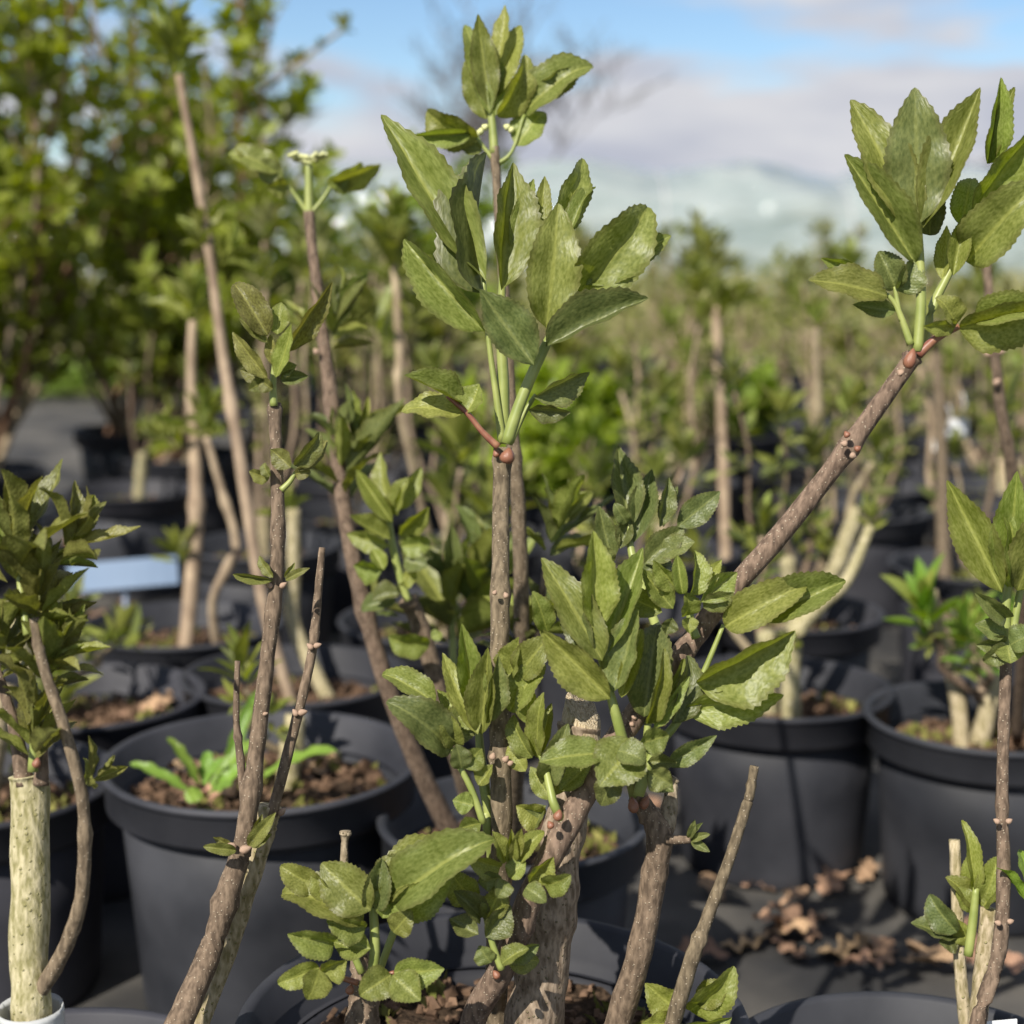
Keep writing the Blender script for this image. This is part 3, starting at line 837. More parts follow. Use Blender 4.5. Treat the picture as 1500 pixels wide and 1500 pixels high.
for (px, py) in ((735, 470), (738, 505), (742, 478), (730, 488)): bud(S1, px + 2, py, 7, 1.06, 'budpale', rnd.uniform(-.5, .5), 1.4)
# right rosette
stalk(S2, [(1344, 515, 8), (1349, 450, 8), (1348, 390, 7), (1345, 320, 5)], 1.03)
stalk(S2, [(1350, 515, 7), (1366, 450, 7), (1390, 400, 6), (1425, 320, 4)], 1.05)
stalk(S2, [(1334, 505, 6), (1322, 470, 5), (1311, 445, 4), (1299, 431, 3)], 1.03)
stalk(S2, [(1320, 470, 4), (1314, 440, 3.5), (1311, 420, 3)], 1.03)
stalk(S2, [(1300, 434, 3), (1285, 415, 2.5), (1260, 397, 2)], 1.03)
stalk(S2, [(1345, 520, 7), (1372, 495, 6), (1404, 478, 5)], 1.03, 'bud')
leaves(S2, 1.025, [(1340, 386, 1237, 226, 62, dict(roll=R(15), dd=0, k=4)), (1341, 336, 1246, 146, 68, dict(roll=R(18), dd=.05, k=0)), (1345, 330, 1340, 128, 90, D_, dict(roll=R(4), dd=-.1, k=5)), (1352, 334, 1436, 128, 68, dict(roll=R(-14), dd=0, k=2))])
leaves(S2, 1.045, [(1416, 384, 1525, 268, 76, dict(roll=R(-10), k=3)), (1420, 324, 1525, 178, 66, Y_, dict(roll=R(30), k=1)), (1446, 240, 1466, 113, 36, Y_, dict(k=4)), (1449, 240, 1486, 128, 24, Y_), (1396, 404, 1414, 312, 34, Y_), (1380, 410, 1387, 330, 26, Y_), (1410, 330, 1424, 262, 40, Y_),
    (1362, 345, 1380, 250, 50, D_)])
leaves(S2, 1.03, [(1300, 434, 1184, 410, 46, dict(roll=R(35), dd=-.2, k=0)), (1262, 398, 1202, 378, 28), (1312, 456, 1249, 446, 30, D_), (1312, 424, 1287, 368, 48, D_), (1314, 426, 1338, 380, 44, D_), (1404, 480, 1530, 440, 66, dict(roll=R(30), k=3)), (1430, 470, 1530, 452, 50, dict(roll=R(-20))), (1400, 476, 1370, 436, 34), (1402, 474, 1352, 478, 24)])
bud(S2, 1333, 530, 13, 1.02, 'bud', .25, 2.2); bud(S2, 1318, 545, 8, 1.025, 'budpale', -.8, 1.2)
for (px, py, an) in ((1240, 636, -.5), (1257, 657, .9), (1250, 668, 2.0), (1236, 650, -1.4)): bud(S2, px, py, 7, 1.035, 'budpale' if an > 1 or an < -1 else 'bud', an, 1.4)
# centre front rosette
stalk(S3, [(930, 1170, 8, 1.06), (918, 1110, 9, 1.03), (903, 1050, 8, 1.02), (884, 980, 5, 1.02), (870, 930, 3, 1.02)], 1.03)
stalk(S3, [(936, 1165, 8), (958, 1100, 8), (992, 1058, 6), (1025, 998, 5), (1060, 915, 3)], 1.04)
stalk(S3, [(934, 1165, 7), (944, 1110, 6), (950, 1050, 5)], 1.04)
leaves(S3, 1.01, [(894, 1024, 790, 921, 62, dict(roll=R(-12), dd=-.1, k=2)), (882, 968, 793, 817, 56, dict(roll=R(15), dd=.1, k=0)), (874, 925, 869, 777, 56, Y_, dict(roll=R(22), k=1)), (886, 964, 942, 802, 60, Y_, dict(roll=R(-18), k=2)), (898, 1014, 935, 892, 52, D_, dict(roll=R(-30))), (910, 1022, 940, 922, 28, Y_), (802, 926, 780, 866, 32, Y_), (866, 960, 832, 868, 40, D_)])
leaves(S3, 1.025, [(1020, 1000, 1165, 924, 84, dict(roll=R(30), dd=-.2, k=4)), (1062, 918, 1180, 858, 58, dict(roll=R(-10), k=3)), (1110, 908, 1239, 851, 66, dict(roll=R(-12), dd=0, k=4)), (1000, 1040, 1148, 1018, 56, Y_, dict(roll=R(25), dd=-.2, k=1)), (976, 1122, 1050, 1077, 32, D_), (948, 1132, 987, 1160, 38, D_), (948, 1116, 992, 1117, 28, D_),
    (948, 1060, 972, 950, 24, Y_), (954, 1060, 1001, 965, 22, Y_), (958, 1066, 1010, 990, 20, Y_), (943, 1050, 963, 916, 64, D_, dict(dd=.3)), (985, 1060, 1006, 960, 40, D_, dict(dd=.3))])
leaves(S3, 1.0, [(886, 1104, 790, 1116, 46, dict(roll=R(30), dd=-.2, k=0)), (932, 1086, 878, 1152, 78, dict(roll=R(10), dd=-.35, k=5)), (936, 1090, 980, 1077, 42, dict(roll=R(20))), (905, 1100, 945, 1118, 40, D_), (905, 1130, 880, 1180, 40, D_), (950, 1130, 985, 1150, 40, D_)])
bud(S3, 928, 1182, 11, 1.045, 'bud', -.2, 2.0); bud(S3, 944, 1178, 10, 1.05, 'bud', .4, 2.0)
for (px, py) in ((930, 1050), (966, 1052), (972, 1060), (926, 1060)): bud(S3, px, py, 6, 1.035, 'budpale', rnd.uniform(-1, 1), 1.2)
# small star rosette on the diagonal stem and dusky rosette behind it
stalk(S2, [(1020, 935, 7), (1012, 910, 6), (1008, 880, 5)], 1.04)
leaves(S2, 1.025, [(986, 892, 940, 834, 38), (970, 897, 902, 866, 40), (992, 864, 957, 820, 32), (1000, 870, 992, 813, 24, Y_), (1011, 872, 1017, 806, 28, Y_), (1020, 868, 1057, 820, 26, Y_), (1026, 882, 1080, 838, 42), (1004, 902, 1004, 868, 28, Y_), (1006, 905, 1010, 928, 26), (985, 905, 975, 930, 26, D_), (1030, 890, 1075, 868, 30, D_)])
stalk(S2, [(985, 980, 8, 1.05), (955, 900, 7, 1.09), (926, 812, 6, 1.12), (922, 770, 4, 1.12)], 1.1)
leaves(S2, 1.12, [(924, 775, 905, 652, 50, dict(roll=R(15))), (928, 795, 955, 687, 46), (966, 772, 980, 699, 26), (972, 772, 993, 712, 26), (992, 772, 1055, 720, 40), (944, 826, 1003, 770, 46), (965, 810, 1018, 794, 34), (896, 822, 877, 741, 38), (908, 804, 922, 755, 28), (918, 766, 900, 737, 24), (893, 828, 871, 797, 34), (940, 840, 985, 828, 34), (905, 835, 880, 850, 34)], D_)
# left-centre rosette
SB = stem(H, [(722, 1260, 9, 1.07), (716, 1215, 9, 1.06), (712, 1190, 8, 1.06)], m='stalk', name='shoot')
stalk(SB, [(708, 1206, 5.5), (690, 1155, 5), (662, 1100, 4), (640, 1030, 3)], 1.03)
stalk(SB, [(718, 1200, 8), (708, 1140, 8), (702, 1080, 6), (700, 1020, 3)], 1.06)
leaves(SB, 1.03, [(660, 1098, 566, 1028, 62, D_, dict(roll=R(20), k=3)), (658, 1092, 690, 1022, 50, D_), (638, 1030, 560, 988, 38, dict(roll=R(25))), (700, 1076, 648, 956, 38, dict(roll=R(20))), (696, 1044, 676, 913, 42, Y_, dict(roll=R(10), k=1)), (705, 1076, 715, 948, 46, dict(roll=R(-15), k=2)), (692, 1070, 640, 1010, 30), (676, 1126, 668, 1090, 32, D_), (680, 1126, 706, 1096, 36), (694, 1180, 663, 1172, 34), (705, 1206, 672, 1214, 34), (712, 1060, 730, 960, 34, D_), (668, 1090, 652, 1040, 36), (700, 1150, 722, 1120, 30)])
SR = stem(S2, [(826, 1205, 7, 1.03), (812, 1180, 7, 1.02), (800, 1130, 5, 1.03), (786, 1090, 3, 1.04)], m='stalk', name='shoot')
leaves(S2, 1.035, [(787, 1110, 797, 1014, 28, Y_), (792, 1105, 808, 1030, 22), (780, 1110, 753, 1047, 28), (807, 1172, 777, 1123, 30), (812, 1166, 814, 1118, 34), (820, 1158, 868, 1114, 38), (797, 1194, 756, 1180, 44), (746, 1042, 799, 974, 48, Y_), (758, 992, 806, 930, 48), (744, 1000, 760, 933, 38), (800, 1150, 832, 1060, 40, D_), (775, 1060, 770, 1000, 34), (800, 1180, 782, 1215, 30, D_), (770, 1130, 745, 1090, 26)])
bud(S2, 818, 1195, 10, 1.01, 'bud', .2, 1.6); bud(S2, 806, 1208, 8, 1.01, 'bud', -.5, 1.4); bud(S2, 850, 1195, 10, 1.03, 'bud', .7, 2)
# low star rosettes on the trunk
leaves(S1, 1.02, [(740, 1264, 721, 1218, 24), (747, 1264, 749, 1214, 20, Y_), (750, 1264, 764, 1213, 20), (754, 1264, 797, 1218, 28, Y_), (733, 1270, 684, 1254, 34), (775, 1294, 811, 1255, 36), (796, 1294, 836, 1281, 34), (770, 1300, 800, 1322, 30, D_), (745, 1285, 770, 1262, 30), (735, 1285, 700, 1292, 30, D_), (740, 1290, 728, 1315, 28, D_)])
stalk(S2, [(735, 1420, 6), (722, 1385, 5), (711, 1340, 4)], 1.02)
leaves(S2, 1.015, [(698, 1323, 663, 1278, 46), (711, 1348, 735, 1292, 38, Y_), (704, 1345, 664, 1305, 36, D_), (701, 1369, 658, 1346, 38, D_), (711, 1373, 748, 1326, 44, D_), (743, 1404, 790, 1408, 38), (735, 1392, 790, 1383, 30, D_), (720, 1410, 702, 1385, 30, D_), (735, 1412, 775, 1390, 26)])
bud(S2, 727, 1428, 8, 1.02, 'bud', -.6, 1.6)
# low left rosette on the stub
stalk(S5, [(545, 1430, 8), (549, 1390, 8), (546, 1330, 6), (535, 1290, 3)], 1.02)
stalk(S5, [(555, 1425, 6), (575, 1370, 6), (600, 1310, 4), (640, 1270, 3)], 1.04)
stalk(S5, [(530, 1425, 6), (505, 1370, 5), (480, 1320, 3)], 1.05)
stalk(S5, [(548, 1440, 5), (565, 1430, 4), (578, 1424, 3)], 1.01, 'bud'); stalk(S5, [(525, 1440, 5), (495, 1430, 4), (468, 1418, 3)], 1.02, 'bud')
leaves(S5, 1.01, [(543, 1334, 471, 1264, 70, dict(roll=R(-10), k=0)), (546, 1330, 560, 1258, 44, D_), (532, 1352, 413, 1310, 60, dict(roll=R(28), k=3)), (578, 1322, 724, 1230, 76, dict(roll=R(-22), dd=-.2, k=3)), (563, 1324, 642, 1228, 52, dict(roll=R(-30))), (576, 1334, 661, 1290, 56, dict(k=0)), (468, 1302, 411, 1268, 42), (490, 1310, 458, 1276, 28), (536, 1358, 478, 1348, 42), (543, 1390, 487, 1380, 50), (489, 1380, 421, 1368, 44), (576, 1366, 604, 1334, 38), (560, 1345, 585, 1285, 50, Y_), (555, 1300, 600, 1250, 50, D_)])
leaves(S5, 1.0, [(577, 1424, 651, 1419, 44, dict(roll=R(20), dd=-.2)), (575, 1428, 616, 1466, 52, dict(roll=R(0), dd=-.3)), (573, 1428, 527, 1458, 50, dict(roll=R(0), dd=-.3)), (468, 1417, 407, 1440, 34, dict(dd=-.2)), (468, 1420, 449, 1464, 42, dict(dd=-.3)), (471, 1424, 508, 1407, 38, dict(dd=-.2))])
bud(S5, 513, 1450, 9, 1.02, 'bud', .2, 1.6)
leaves(S4, 1.07, [(1000, 1490, 945, 1440, 50), (1010, 1480, 1075, 1415, 50), (1000, 1500, 1072, 1490, 36, Y_), (990, 1500, 940, 1500, 40), (1020, 1470, 1070, 1440, 40, Y_)], 'leaf_young')

# ------------------------------------------------------------------ second shrub behind the main stem
b2 = Vector((s_2.x, s_2.y, s_2.z))
K = root('elder_shrub', b2, 'elder shrub rising just behind the main stem, its small rosette topping everything else', 'shrub')
K1 = stem(K, [(752, 1290, 13, 1.6), (756, 1150, 12, 1.45), (764, 950, 12, 1.32), (760, 760, 11, 1.28), (752, 650, 10, 1.27), (742, 480, 8, 1.26), (730, 300, 7, 1.26), (724, 215, 7, 1.26)], nodes=(.55, .72))
stalk(K1, [(724, 225, 7), (721, 180, 6), (714, 130, 3)], 1.26)
leaves(K1, 1.26, [(717, 167, 680, 37, 36), (718, 160, 700, 20, 40, dict(roll=R(5))), (730, 90, 740, 7, 24), (724, 145, 763, 37, 42), (730, 172, 768, 80, 38), (713, 175, 680, 90, 34), (767, 168, 869, 98, 52, dict(k=3)), (772, 140, 862, 88, 36, D_), (757, 214, 799, 165, 44), (700, 202, 626, 162, 48, dict(k=3)), (707, 222, 668, 213, 28, D_), (690, 195, 600, 200, 30), (725, 170, 735, 90, 30, Y_)])
stalk(K1, [(728, 240, 4), (750, 222, 3), (768, 168, 3)], 1.26); stalk(K1, [(724, 235, 4), (708, 215, 3), (698, 200, 3)], 1.26)
for q in ((704, 192), (698, 196), (710, 186), (742, 186), (748, 190)): bud(K1, q[0], q[1], 7, 1.26, 'flower', rnd.uniform(-1.5, 1.5), 1.4)
rk = random.Random(5)
for (px, py, s, dx) in ((800, 790, .075, .9), (765, 930, .05, -.6), (790, 905, .05, .8)):
    tuft(K1, W(px, py + 30, 1.32), Vector((dx * .4, 0, 1)), s, 13, ('leaf', 'leaf_dark', 'leaf_young'), rk, True, .34, .9)
stem(K1, [(765, 960, 7, 1.32), (785, 930, 6, 1.32), (800, 820, 4, 1.32)], name='side_twig')
K2 = stem(K, [(730, 1300, 13, 1.6), (660, 1215, 15, 1.55), (600, 1090, 14, 1.5), (550, 950, 13, 1.47), (508, 770, 11.5, 1.45), (482, 560, 10, 1.45), (470, 470, 9, 1.45), (456, 350, 7.5, 1.45), (453, 310, 8, 1.45)], nodes=(.42, .60, .80, .95))
stalk(K2, [(453, 315, 7), (452, 280, 6), (452, 240, 5)], 1.45)
stalk(K2, [(450, 312, 3.5), (432, 285, 3), (418, 268, 2.5)], 1.45); stalk(K2, [(456, 312, 3.5), (474, 290, 3), (486, 270, 2.5)], 1.45)
leaves(K2, 1.45, [(424, 272, 390, 275, 30), (415, 265, 375, 235, 34, D_), (412, 250, 335, 225, 34), (384, 250, 345, 215, 28), (484, 270, 558, 240, 30, dict(roll=R(40))), (490, 262, 505, 285, 30), (480, 270, 530, 238, 26)])
for i in range(46):
    a = rk.uniform(0, 6.28); q = math.sqrt(rk.random())
    bud(K2, 451 + 27 * q * math.cos(a), 232 + 7 * math.sin(a) * q - 5 * abs(q * math.cos(a)), 5, 1.45 + .012 * math.sin(a), 'flower', rk.uniform(-.8, .8), 1.3)
for (px, py, s, n_, ax_) in ((480, 515, .075, 12, (.25, 0, 1)), (465, 500, .04, 7, (-.6, 0, .7)), (505, 745, .10, 12, (-.1, 0, 1)), (515, 690, .075, 10, (.2, 0, 1)), (545, 900, .05, 7, (.7, 0, .7))):
    tuft(K2, W(px, py, 1.45), Vector(ax_), s, n_, ('leaf', 'leaf_dark', 'leaf_bronze'), rk, True, .28, .85)
bud(K2, 463, 515, 6, 1.44, 'budpale', -.5, 1.6)
K3 = stem(K, [(715, 1280, 12, 1.56), (672, 1120, 13, 1.46), (640, 1000, 13, 1.42), (612, 910, 13, 1.41), (598, 878, 13, 1.4)], nodes=(.7, .96))
stalk(K3, [(598, 880, 6), (588, 850, 6), (575, 800, 6), (568, 750, 4)], 1.39)
leaves(K3, 1.38, [(575, 765, 522, 688, 30, Y_), (572, 752, 558, 662, 26), (578, 748, 617, 684, 28), (572, 790, 512, 755, 32, Y_), (570, 800, 508, 782, 32), (585, 785, 628, 742, 30, Y_), (588, 800, 630, 795, 36), (560, 835, 518, 828, 36, Y_), (562, 835, 545, 805, 26, Y_), (590, 842, 612, 846, 26, Y_), (592, 850, 600, 862, 26, Y_), (592, 820, 626, 830, 36, D_), (585, 870, 545, 880, 30, D_), (580, 880, 530, 895, 30, D_), (575, 760, 545, 720, 26), (580, 755, 600, 700, 26), (630, 940, 570, 932, 36, Y_), (632, 935, 648, 928, 18)])
tuft(K3, W(665, 960, 1.5), Vector((0, 0, 1)), .12, 12, ('leaf', 'leaf_dark'), rk, True, .36, .9)
stalk(K3, [(665, 1010, 6), (663, 940, 5), (662, 880, 4)], 1.5)
tuft(K3, W(690, 900, 1.5), Vector((.2, 0, 1)), .09, 12, ('leaf', 'leaf_dark'), rk, True, .36, .9)

# ------------------------------------------------------------------ left plant: pale trunk and slender stems
bl = Vector((W(120, 1560, 1.0).x, s_l.y, s_l.z))
P = root('elder_shrub', bl, 'elder with pale smooth trunk in a grey collar and slender speckled brown stems', 'shrub')
LT = stem(P, [(52, 1720, 32, 1.0), (48, 1500, 29, .99), (42, 1400, 28, .99), (45, 1260, 28, .99), (44, 1160, 29, .99), (42, 1135, 30, .99)], m='bark_pale', name='trunk', n=20, per=12, wob=.11)
stem(LT, [(36, 1150, 15, .985), (24, 1080, 10, .985), (5, 1010, 7, .985), (-20, 930, 6, .985)], name='branch')
stem(LT, [(60, 1150, 12, .98), (62, 1100, 8, .98), (60, 1060, 6, .98)], name='branch')
LS = stem(P, [(46, 1468, 13, .99), (76, 1425, 12, .98), (103, 1370, 11, .97), (121, 1300, 10, .96), (122, 1180, 9, .95), (95, 1070, 8.5, .94), (62, 970, 8, .94), (50, 905, 7, .94)], nodes=(.3, .52, .9))
rl = random.Random(11)
for (par, px, py, s, n_, ax_) in ((LS, 52, 925, .055, 16, (.15, 0, 1)), (LS, 60, 985, .05, 12, (.4, 0, .6)), (LS, 20, 870, .075, 14, (.1, 0, 1)), (LS, 80, 830, .05, 10, (.7, 0, 1)), (LT, 50, 1120, .06, 14, (0, 0, 1)), (LT, 60, 1020, .055, 14, (.2, 0, 1)), (LT, -5, 1000, .06, 14, (.2, 0, 1)), (LS, 120, 1155, .03, 7, (.8, 0, .7))):
    tuft(par, W(px, py, .96), Vector(ax_), s, n_, ('leaf_bronze', 'leaf', 'leaf_bronze'), rl, True, .36, .85)
stalk(LT, [(48, 1130, 8), (52, 1060, 7), (50, 1000, 5)], .97)
stalk(LS, [(40, 930, 6, .95), (30, 860, 5, .96), (22, 800, 4, .96)], .96)
bud(LT, 54, 1118, 9, .955, 'bud', .1, 1.6)
VS, FS = [], []
cb = W(46, 1500, .99)
pr = [(.0185, -.10), (.0185, .008), (.0200, .012), (.0205, .008), (.0205, -.10)]
v, f = lathe(pr, 24)
link('collar', mesh('collar', [q + cb for q in v], f), M['collar'], P, None, inv(P))
PS = stem(P, [(215, 1600, 21, 1.04), (262, 1500, 20, 1.04), (305, 1400, 18, 1.05), (340, 1290, 17, 1.05), (358, 1225, 14.5, 1.05), (378, 1080, 12, 1.05), (392, 960, 11, 1.05), (404, 860, 10.5, 1.05), (407, 770, 10, 1.05), (405, 680, 9.5, 1.05), (402, 590, 9, 1.05)], nodes=(.27, .45, .66, .79, .985))
PT = stem(P, [(235, 1620, 20, 1.08), (310, 1440, 20, 1.08), (352, 1320, 19, 1.08), (385, 1220, 18, 1.08), (396, 1180, 17, 1.08)], m='bark_pale', name='stem')
PU = stem(PT, [(398, 1195, 8, 1.075), (425, 1090, 8, 1.075), (443, 1020, 7.5, 1.075), (458, 950, 7, 1.075), (465, 880, 6.5, 1.075), (472, 802, 4.5, 1.075)], name='twig', nodes=(.42, .66, .88, .98))
stem(PS, [(360, 1200, 6, 1.055), (352, 1110, 6, 1.06), (346, 1050, 5, 1.06), (348, 968, 4, 1.06)], name='twig', nodes=(.5, .97))
for q in ((395, 1190, -.9, 1.075, 7), (412, 1190, .8, 1.075, 7), (358, 1245, 1.2, 1.04, 9), (340, 1240, -1.3, 1.04, 8), (455, 948, -.8, 1.07, 6), (464, 946, 1.2, 1.07, 6), (433, 1045, -.6, 1.07, 6), (442, 1044, 1.3, 1.07, 7), (388, 1046, 1.2, 1.045, 4), (395, 858, -.9, 1.045, 6), (414, 858, .9, 1.045, 6)):
    bud(P if False else PS, q[0], q[1], q[4], q[3], 'budpale', q[2], 1.9)
leaves(PS, 1.04, [(392, 492, 343, 416, 44, dict(roll=R(10), dd=.1)), (406, 490, 412, 443, 34, Y_), (420, 516, 487, 412, 30, dict(roll=R(30), k=1)), (392, 502, 350, 466, 18), (392, 555, 341, 486, 26), (404, 553, 427, 474, 24, Y_), (399, 535, 396, 490, 18), (386, 553, 352, 542, 24), (411, 555, 452, 551, 24, D_), (392, 556, 364, 572, 22), (412, 548, 435, 535, 22, D_), (400, 570, 385, 555, 20),
    (426, 685, 396, 658, 30), (431, 682, 467, 633, 26, dict(roll=R(30))), (437, 690, 480, 645, 28), (432, 694, 455, 690, 18), (395, 700, 365, 690, 20), (396, 698, 388, 678, 14),
    (400, 850, 341, 841, 16), (400, 846, 380, 814, 14), (418, 850, 454, 832, 12), (416, 846, 432, 824, 10), (346, 1246, 298, 1240, 18), (344, 1244, 312, 1226, 14), (364, 1240, 404, 1190, 22), (366, 1236, 384, 1192, 20), (366, 1240, 398, 1222, 16)], B_)
stalk(PS, [(401, 595, 6), (400, 560, 5), (405, 510, 3)], 1.045); stalk(PS, [(412, 718, 5), (425, 705, 4), (434, 690, 3)], 1.045)

# ------------------------------------------------------------------ right plants
br_ = Vector((W(1430, 1560, 1.08).x, s_r.y, s_r.z))
Q = root('elder_shrub', br_, 'thin-stemmed elder with curled glossy rosette beside a white pot label', 'shrub')
QS = stem(Q, [(1415, 1640, 13, 1.1), (1432, 1500, 12, 1.1), (1462, 1400, 11, 1.1), (1470, 1300, 10, 1.1), (1468, 1180, 9, 1.1), (1470, 1080, 8.5, 1.1), (1474, 965, 9, 1.1)], nodes=(.35, .52, .66, .85))
stalk(QS, [(1474, 968, 8), (1473, 900, 7), (1478, 850, 6)], 1.1); stalk(QS, [(1478, 965, 6), (1488, 900, 6), (1498, 850, 5)], 1.1)
leaves(QS, 1.09, [(1468, 868, 1387, 703, 66, Y_, dict(k=2)), (1476, 860, 1490, 690, 58, Y_, dict(k=1)), (1490, 865, 1545, 715, 66, dict(k=0)), (1482, 860, 1470, 745, 50, Y_), (1474, 905, 1428, 868, 30, D_), (1474, 930, 1428, 915, 34, D_), (1474, 940, 1430, 945, 34, D_), (1475, 945, 1440, 968, 30, D_), (1476, 945, 1480, 972, 40), (1480, 945, 1520, 930, 40, D_)])
QT = stem(Q, [(1425, 1640, 15, 1.12), (1432, 1500, 14, 1.12), (1440, 1420, 13, 1.12), (1448, 1330, 12, 1.12)], m='bark_pale', name='stub')
QU = stem(Q, [(1440, 1640, 10, 1.14), (1415, 1500, 10, 1.14), (1405, 1390, 9, 1.14), (1398, 1230, 8, 1.14)], m='bark_pale', name='stub')
leaves(QU, 1.13, [(1405, 1372, 1334, 1352, 36, D_), (1402, 1366, 1362, 1310, 40, D_), (1404, 1374, 1375, 1380, 36, D_), (1425, 1305, 1408, 1202, 22, Y_), (1430, 1330, 1385, 1285, 34, Y_), (1428, 1320, 1420, 1250, 40, Y_), (1440, 1320, 1462, 1255, 44, Y_), (1440, 1330, 1470, 1290, 44, Y_), (1425, 1335, 1400, 1300, 30), (1420, 1385, 1400, 1345, 30)], Y_)
stalk(QU, [(1418, 1400, 7), (1425, 1350, 7), (1430, 1300, 5)], 1.12)
for q in ((1462, 1352, -1.2), (1480, 1350, 1.2), (1460, 1203, -1), (1478, 1203, 1)): bud(QS, q[0], q[1], 6, 1.09, 'budpale', q[2], 1.6)
tuft(QS, W(1500, 1330, 1.1), Vector((.4, 0, 1)), .05, 9, ('weed',), rl, True, .4)
# tall pink-grey stem in the grey-black pot
bq = Vector((s_B.x + .04, s_B.y - .03, s_B.z))
U_ = root('elder_shrub', bq, 'single tall pinkish-grey stem with few buds behind the curled rosette', 'shrub')
b2p = 750 + bq.x / 2 * FPX
US = stem(U_, [(1490, 1085, 9, 1.92), (1498, 900, 9, 1.75), (1482, 690, 9.5, 1.65), (1466, 600, 8.5, 1.62), (1456, 500, 7.5, 1.6), (1444, 375, 6.5, 1.6)], m='bark', nodes=(.62, .78))
for q in ((1446, 518, -1), (1466, 515, 1.2), (1460, 560, .6)): bud(US, q[0], q[1], 7, 1.6, 'budpale', q[2], 1.7)
tuft(US, W(1444, 385, 1.6), Vector((0, 0, 1)), .05, 9, ('leaf',), rl, True)

# ------------------------------------------------------------------ single stems in the middle distance that the photo shows clearly
def single(label, pts, d, tufts, soil, m='bark_far', nodes=(.4, .7), kinds=('leaf', 'leaf_young')):
    e = root('elder_shrub', soil, label, 'shrub')
    p = px_path(pts, d); p = [(Vector(soil) - Vector((0, 0, .01)), p[0][1])] + p
    VS, FS = [], []
    tube(VS, FS, smooth_path(p, 5), 8, nodes, .05, True, d)
    s = link('stem', mesh('stem', VS, FS), M[m], e, None, inv(e))
    r = random.Random(int(d * 1000) + len(pts))
    for (px, py, sz, n_, ax_) in tufts:
        tuft(s, W(px, py, d), Vector(ax_), sz, n_, kinds, r, True, .33, .9)
single('very tall thin elder stem reaching up before the leafy shrubs', [(385, 880, 9), (350, 660, 9), (325, 510, 8), (308, 380, 7), (285, 240, 6.5), (262, 110, 6)], 2.13, [(262, 110, .09, 14, (-.1, 0, 1)), (250, 60, .06, 10, (.2, 0, 1)), (300, 370, .06, 14, (-.2, 0, 1)), (320, 390, .06, 10, (.5, 0, .6))], (s_4.x, s_4.y, s_4.z))
single('straight elder stem with pointed green tuft in the mossy-soil pot', [(285, 800, 11), (287, 700, 10), (280, 560, 7), (282, 470, 6)], 2.42, [(282, 480, .10, 13, (0, 0, 1)), (290, 640, .10, 13, (.2, -.3, .6)), (270, 660, .08, 10, (-.6, -.3, .6)), (265, 830, .07, 9, (-.1, -.3, 1))], (s_5.x, s_5.y, s_5.z), 'bark_far')
single('elder with forked top tuft standing right behind the diagonal stem', [(1062, 780, 8), (1058, 640, 7), (1052, 520, 7), (1048, 450, 7)], 3.0, [(1048, 470, .085, 18, (.1, 0, 1)), (1035, 390, .07, 9, (-.1, 0, 1)), (1070, 455, .07, 10, (.5, 0, .8))], tuple(W(1064, 850, 3.0).xy) + (0.19,))
single('elder with loose upright tuft in front of the pale tunnel', [(590, 620, 6), (585, 520, 6), (580, 420, 6), (574, 370, 5)], 2.3, [(575, 420, .12, 14, (.02, 0, 1)), (574, 340, .07, 9, (0, 0, 1)), (560, 500, .09, 12, (-.4, 0, 1)), (600, 480, .09, 12, (.5, 0, 1))], (s_F.x + .03, s_F.y + .02, s_F.z))
single('bare-topped pinkish stem rising from the pot behind the grey-black one', [(1390, 960, 10), (1382, 830, 10), (1380, 700, 9), (1374, 560, 8), (1370, 470, 6)], 2.75, [(1370, 480, .07, 9, (0, 0, 1)), (1400, 860, .05, 8, (.7, 0, .6))], (s_D.x - .05, s_D.y - .02, s_D.z), 'bark')
sC, sA, sB, s4, s5 = (tuple(q) for q in (s_C, s_A, s_B, s_4, s_5))
single('short leaning yellowish stub in the pot behind the dusty pot', [(1216, 850, 12), (1236, 800, 12), (1258, 745, 12)], 2.44, [], sC, 'bark_pale', ())
single('slender pinkish stem beside the leaning yellowish stub', [(1206, 840, 7), (1203, 700, 7), (1197, 560, 6), (1195, 480, 5)], 2.5, [(1195, 490, .06, 10, (0, 0, 1)), (1203, 640, .045, 8, (.6, 0, .7))], (sC[0] - .03, sC[1] + .05, sC[2]), 'bark_far')
single('pale bent trunk leaning sideways out of the dusty pot', [(1160, 940, 15), (1195, 890, 13), (1240, 850, 9), (1275, 770, 7)], 2.05, [(1275, 780, .045, 9, (.1, 0, 1)), (1165, 955, .04, 9, (-.5, -.3, .8))], (sA[0] + .02, sA[1] - .02, sA[2]), 'bark_pale', ())
single('pale cut stub beside a straight stem in the grey-black pot', [(1400, 1010, 12), (1375, 930, 12), (1362, 865, 11)], 1.98, [(1375, 950, .05, 9, (-.5, 0, .8)), (1430, 930, .06, 10, (.1, 0, 1))], (sB[0] - .03, sB[1], sB[2]), 'bark_pale', (), ('weed', 'leaf_young'))
single('thick pale cut trunk in the pot with brown bark soil', [(432, 920, 11), (430, 840, 11), (430, 745, 10)], 2.2, [(425, 760, .06, 10, (-.3, 0, 1))], (s4[0] + .05, s4[1] + .02, s4[2]), 'bark_pale', ())
single('thin forked brown stem leaning in the mossy-soil pot', [(312, 880, 7), (345, 800, 7), (325, 720, 6), (302, 640, 5)], 2.35, [(302, 645, .05, 8, (-.2, 0, 1))], (s5[0] + .06, s5[1] - .02, s5[2]), 'bark_far')
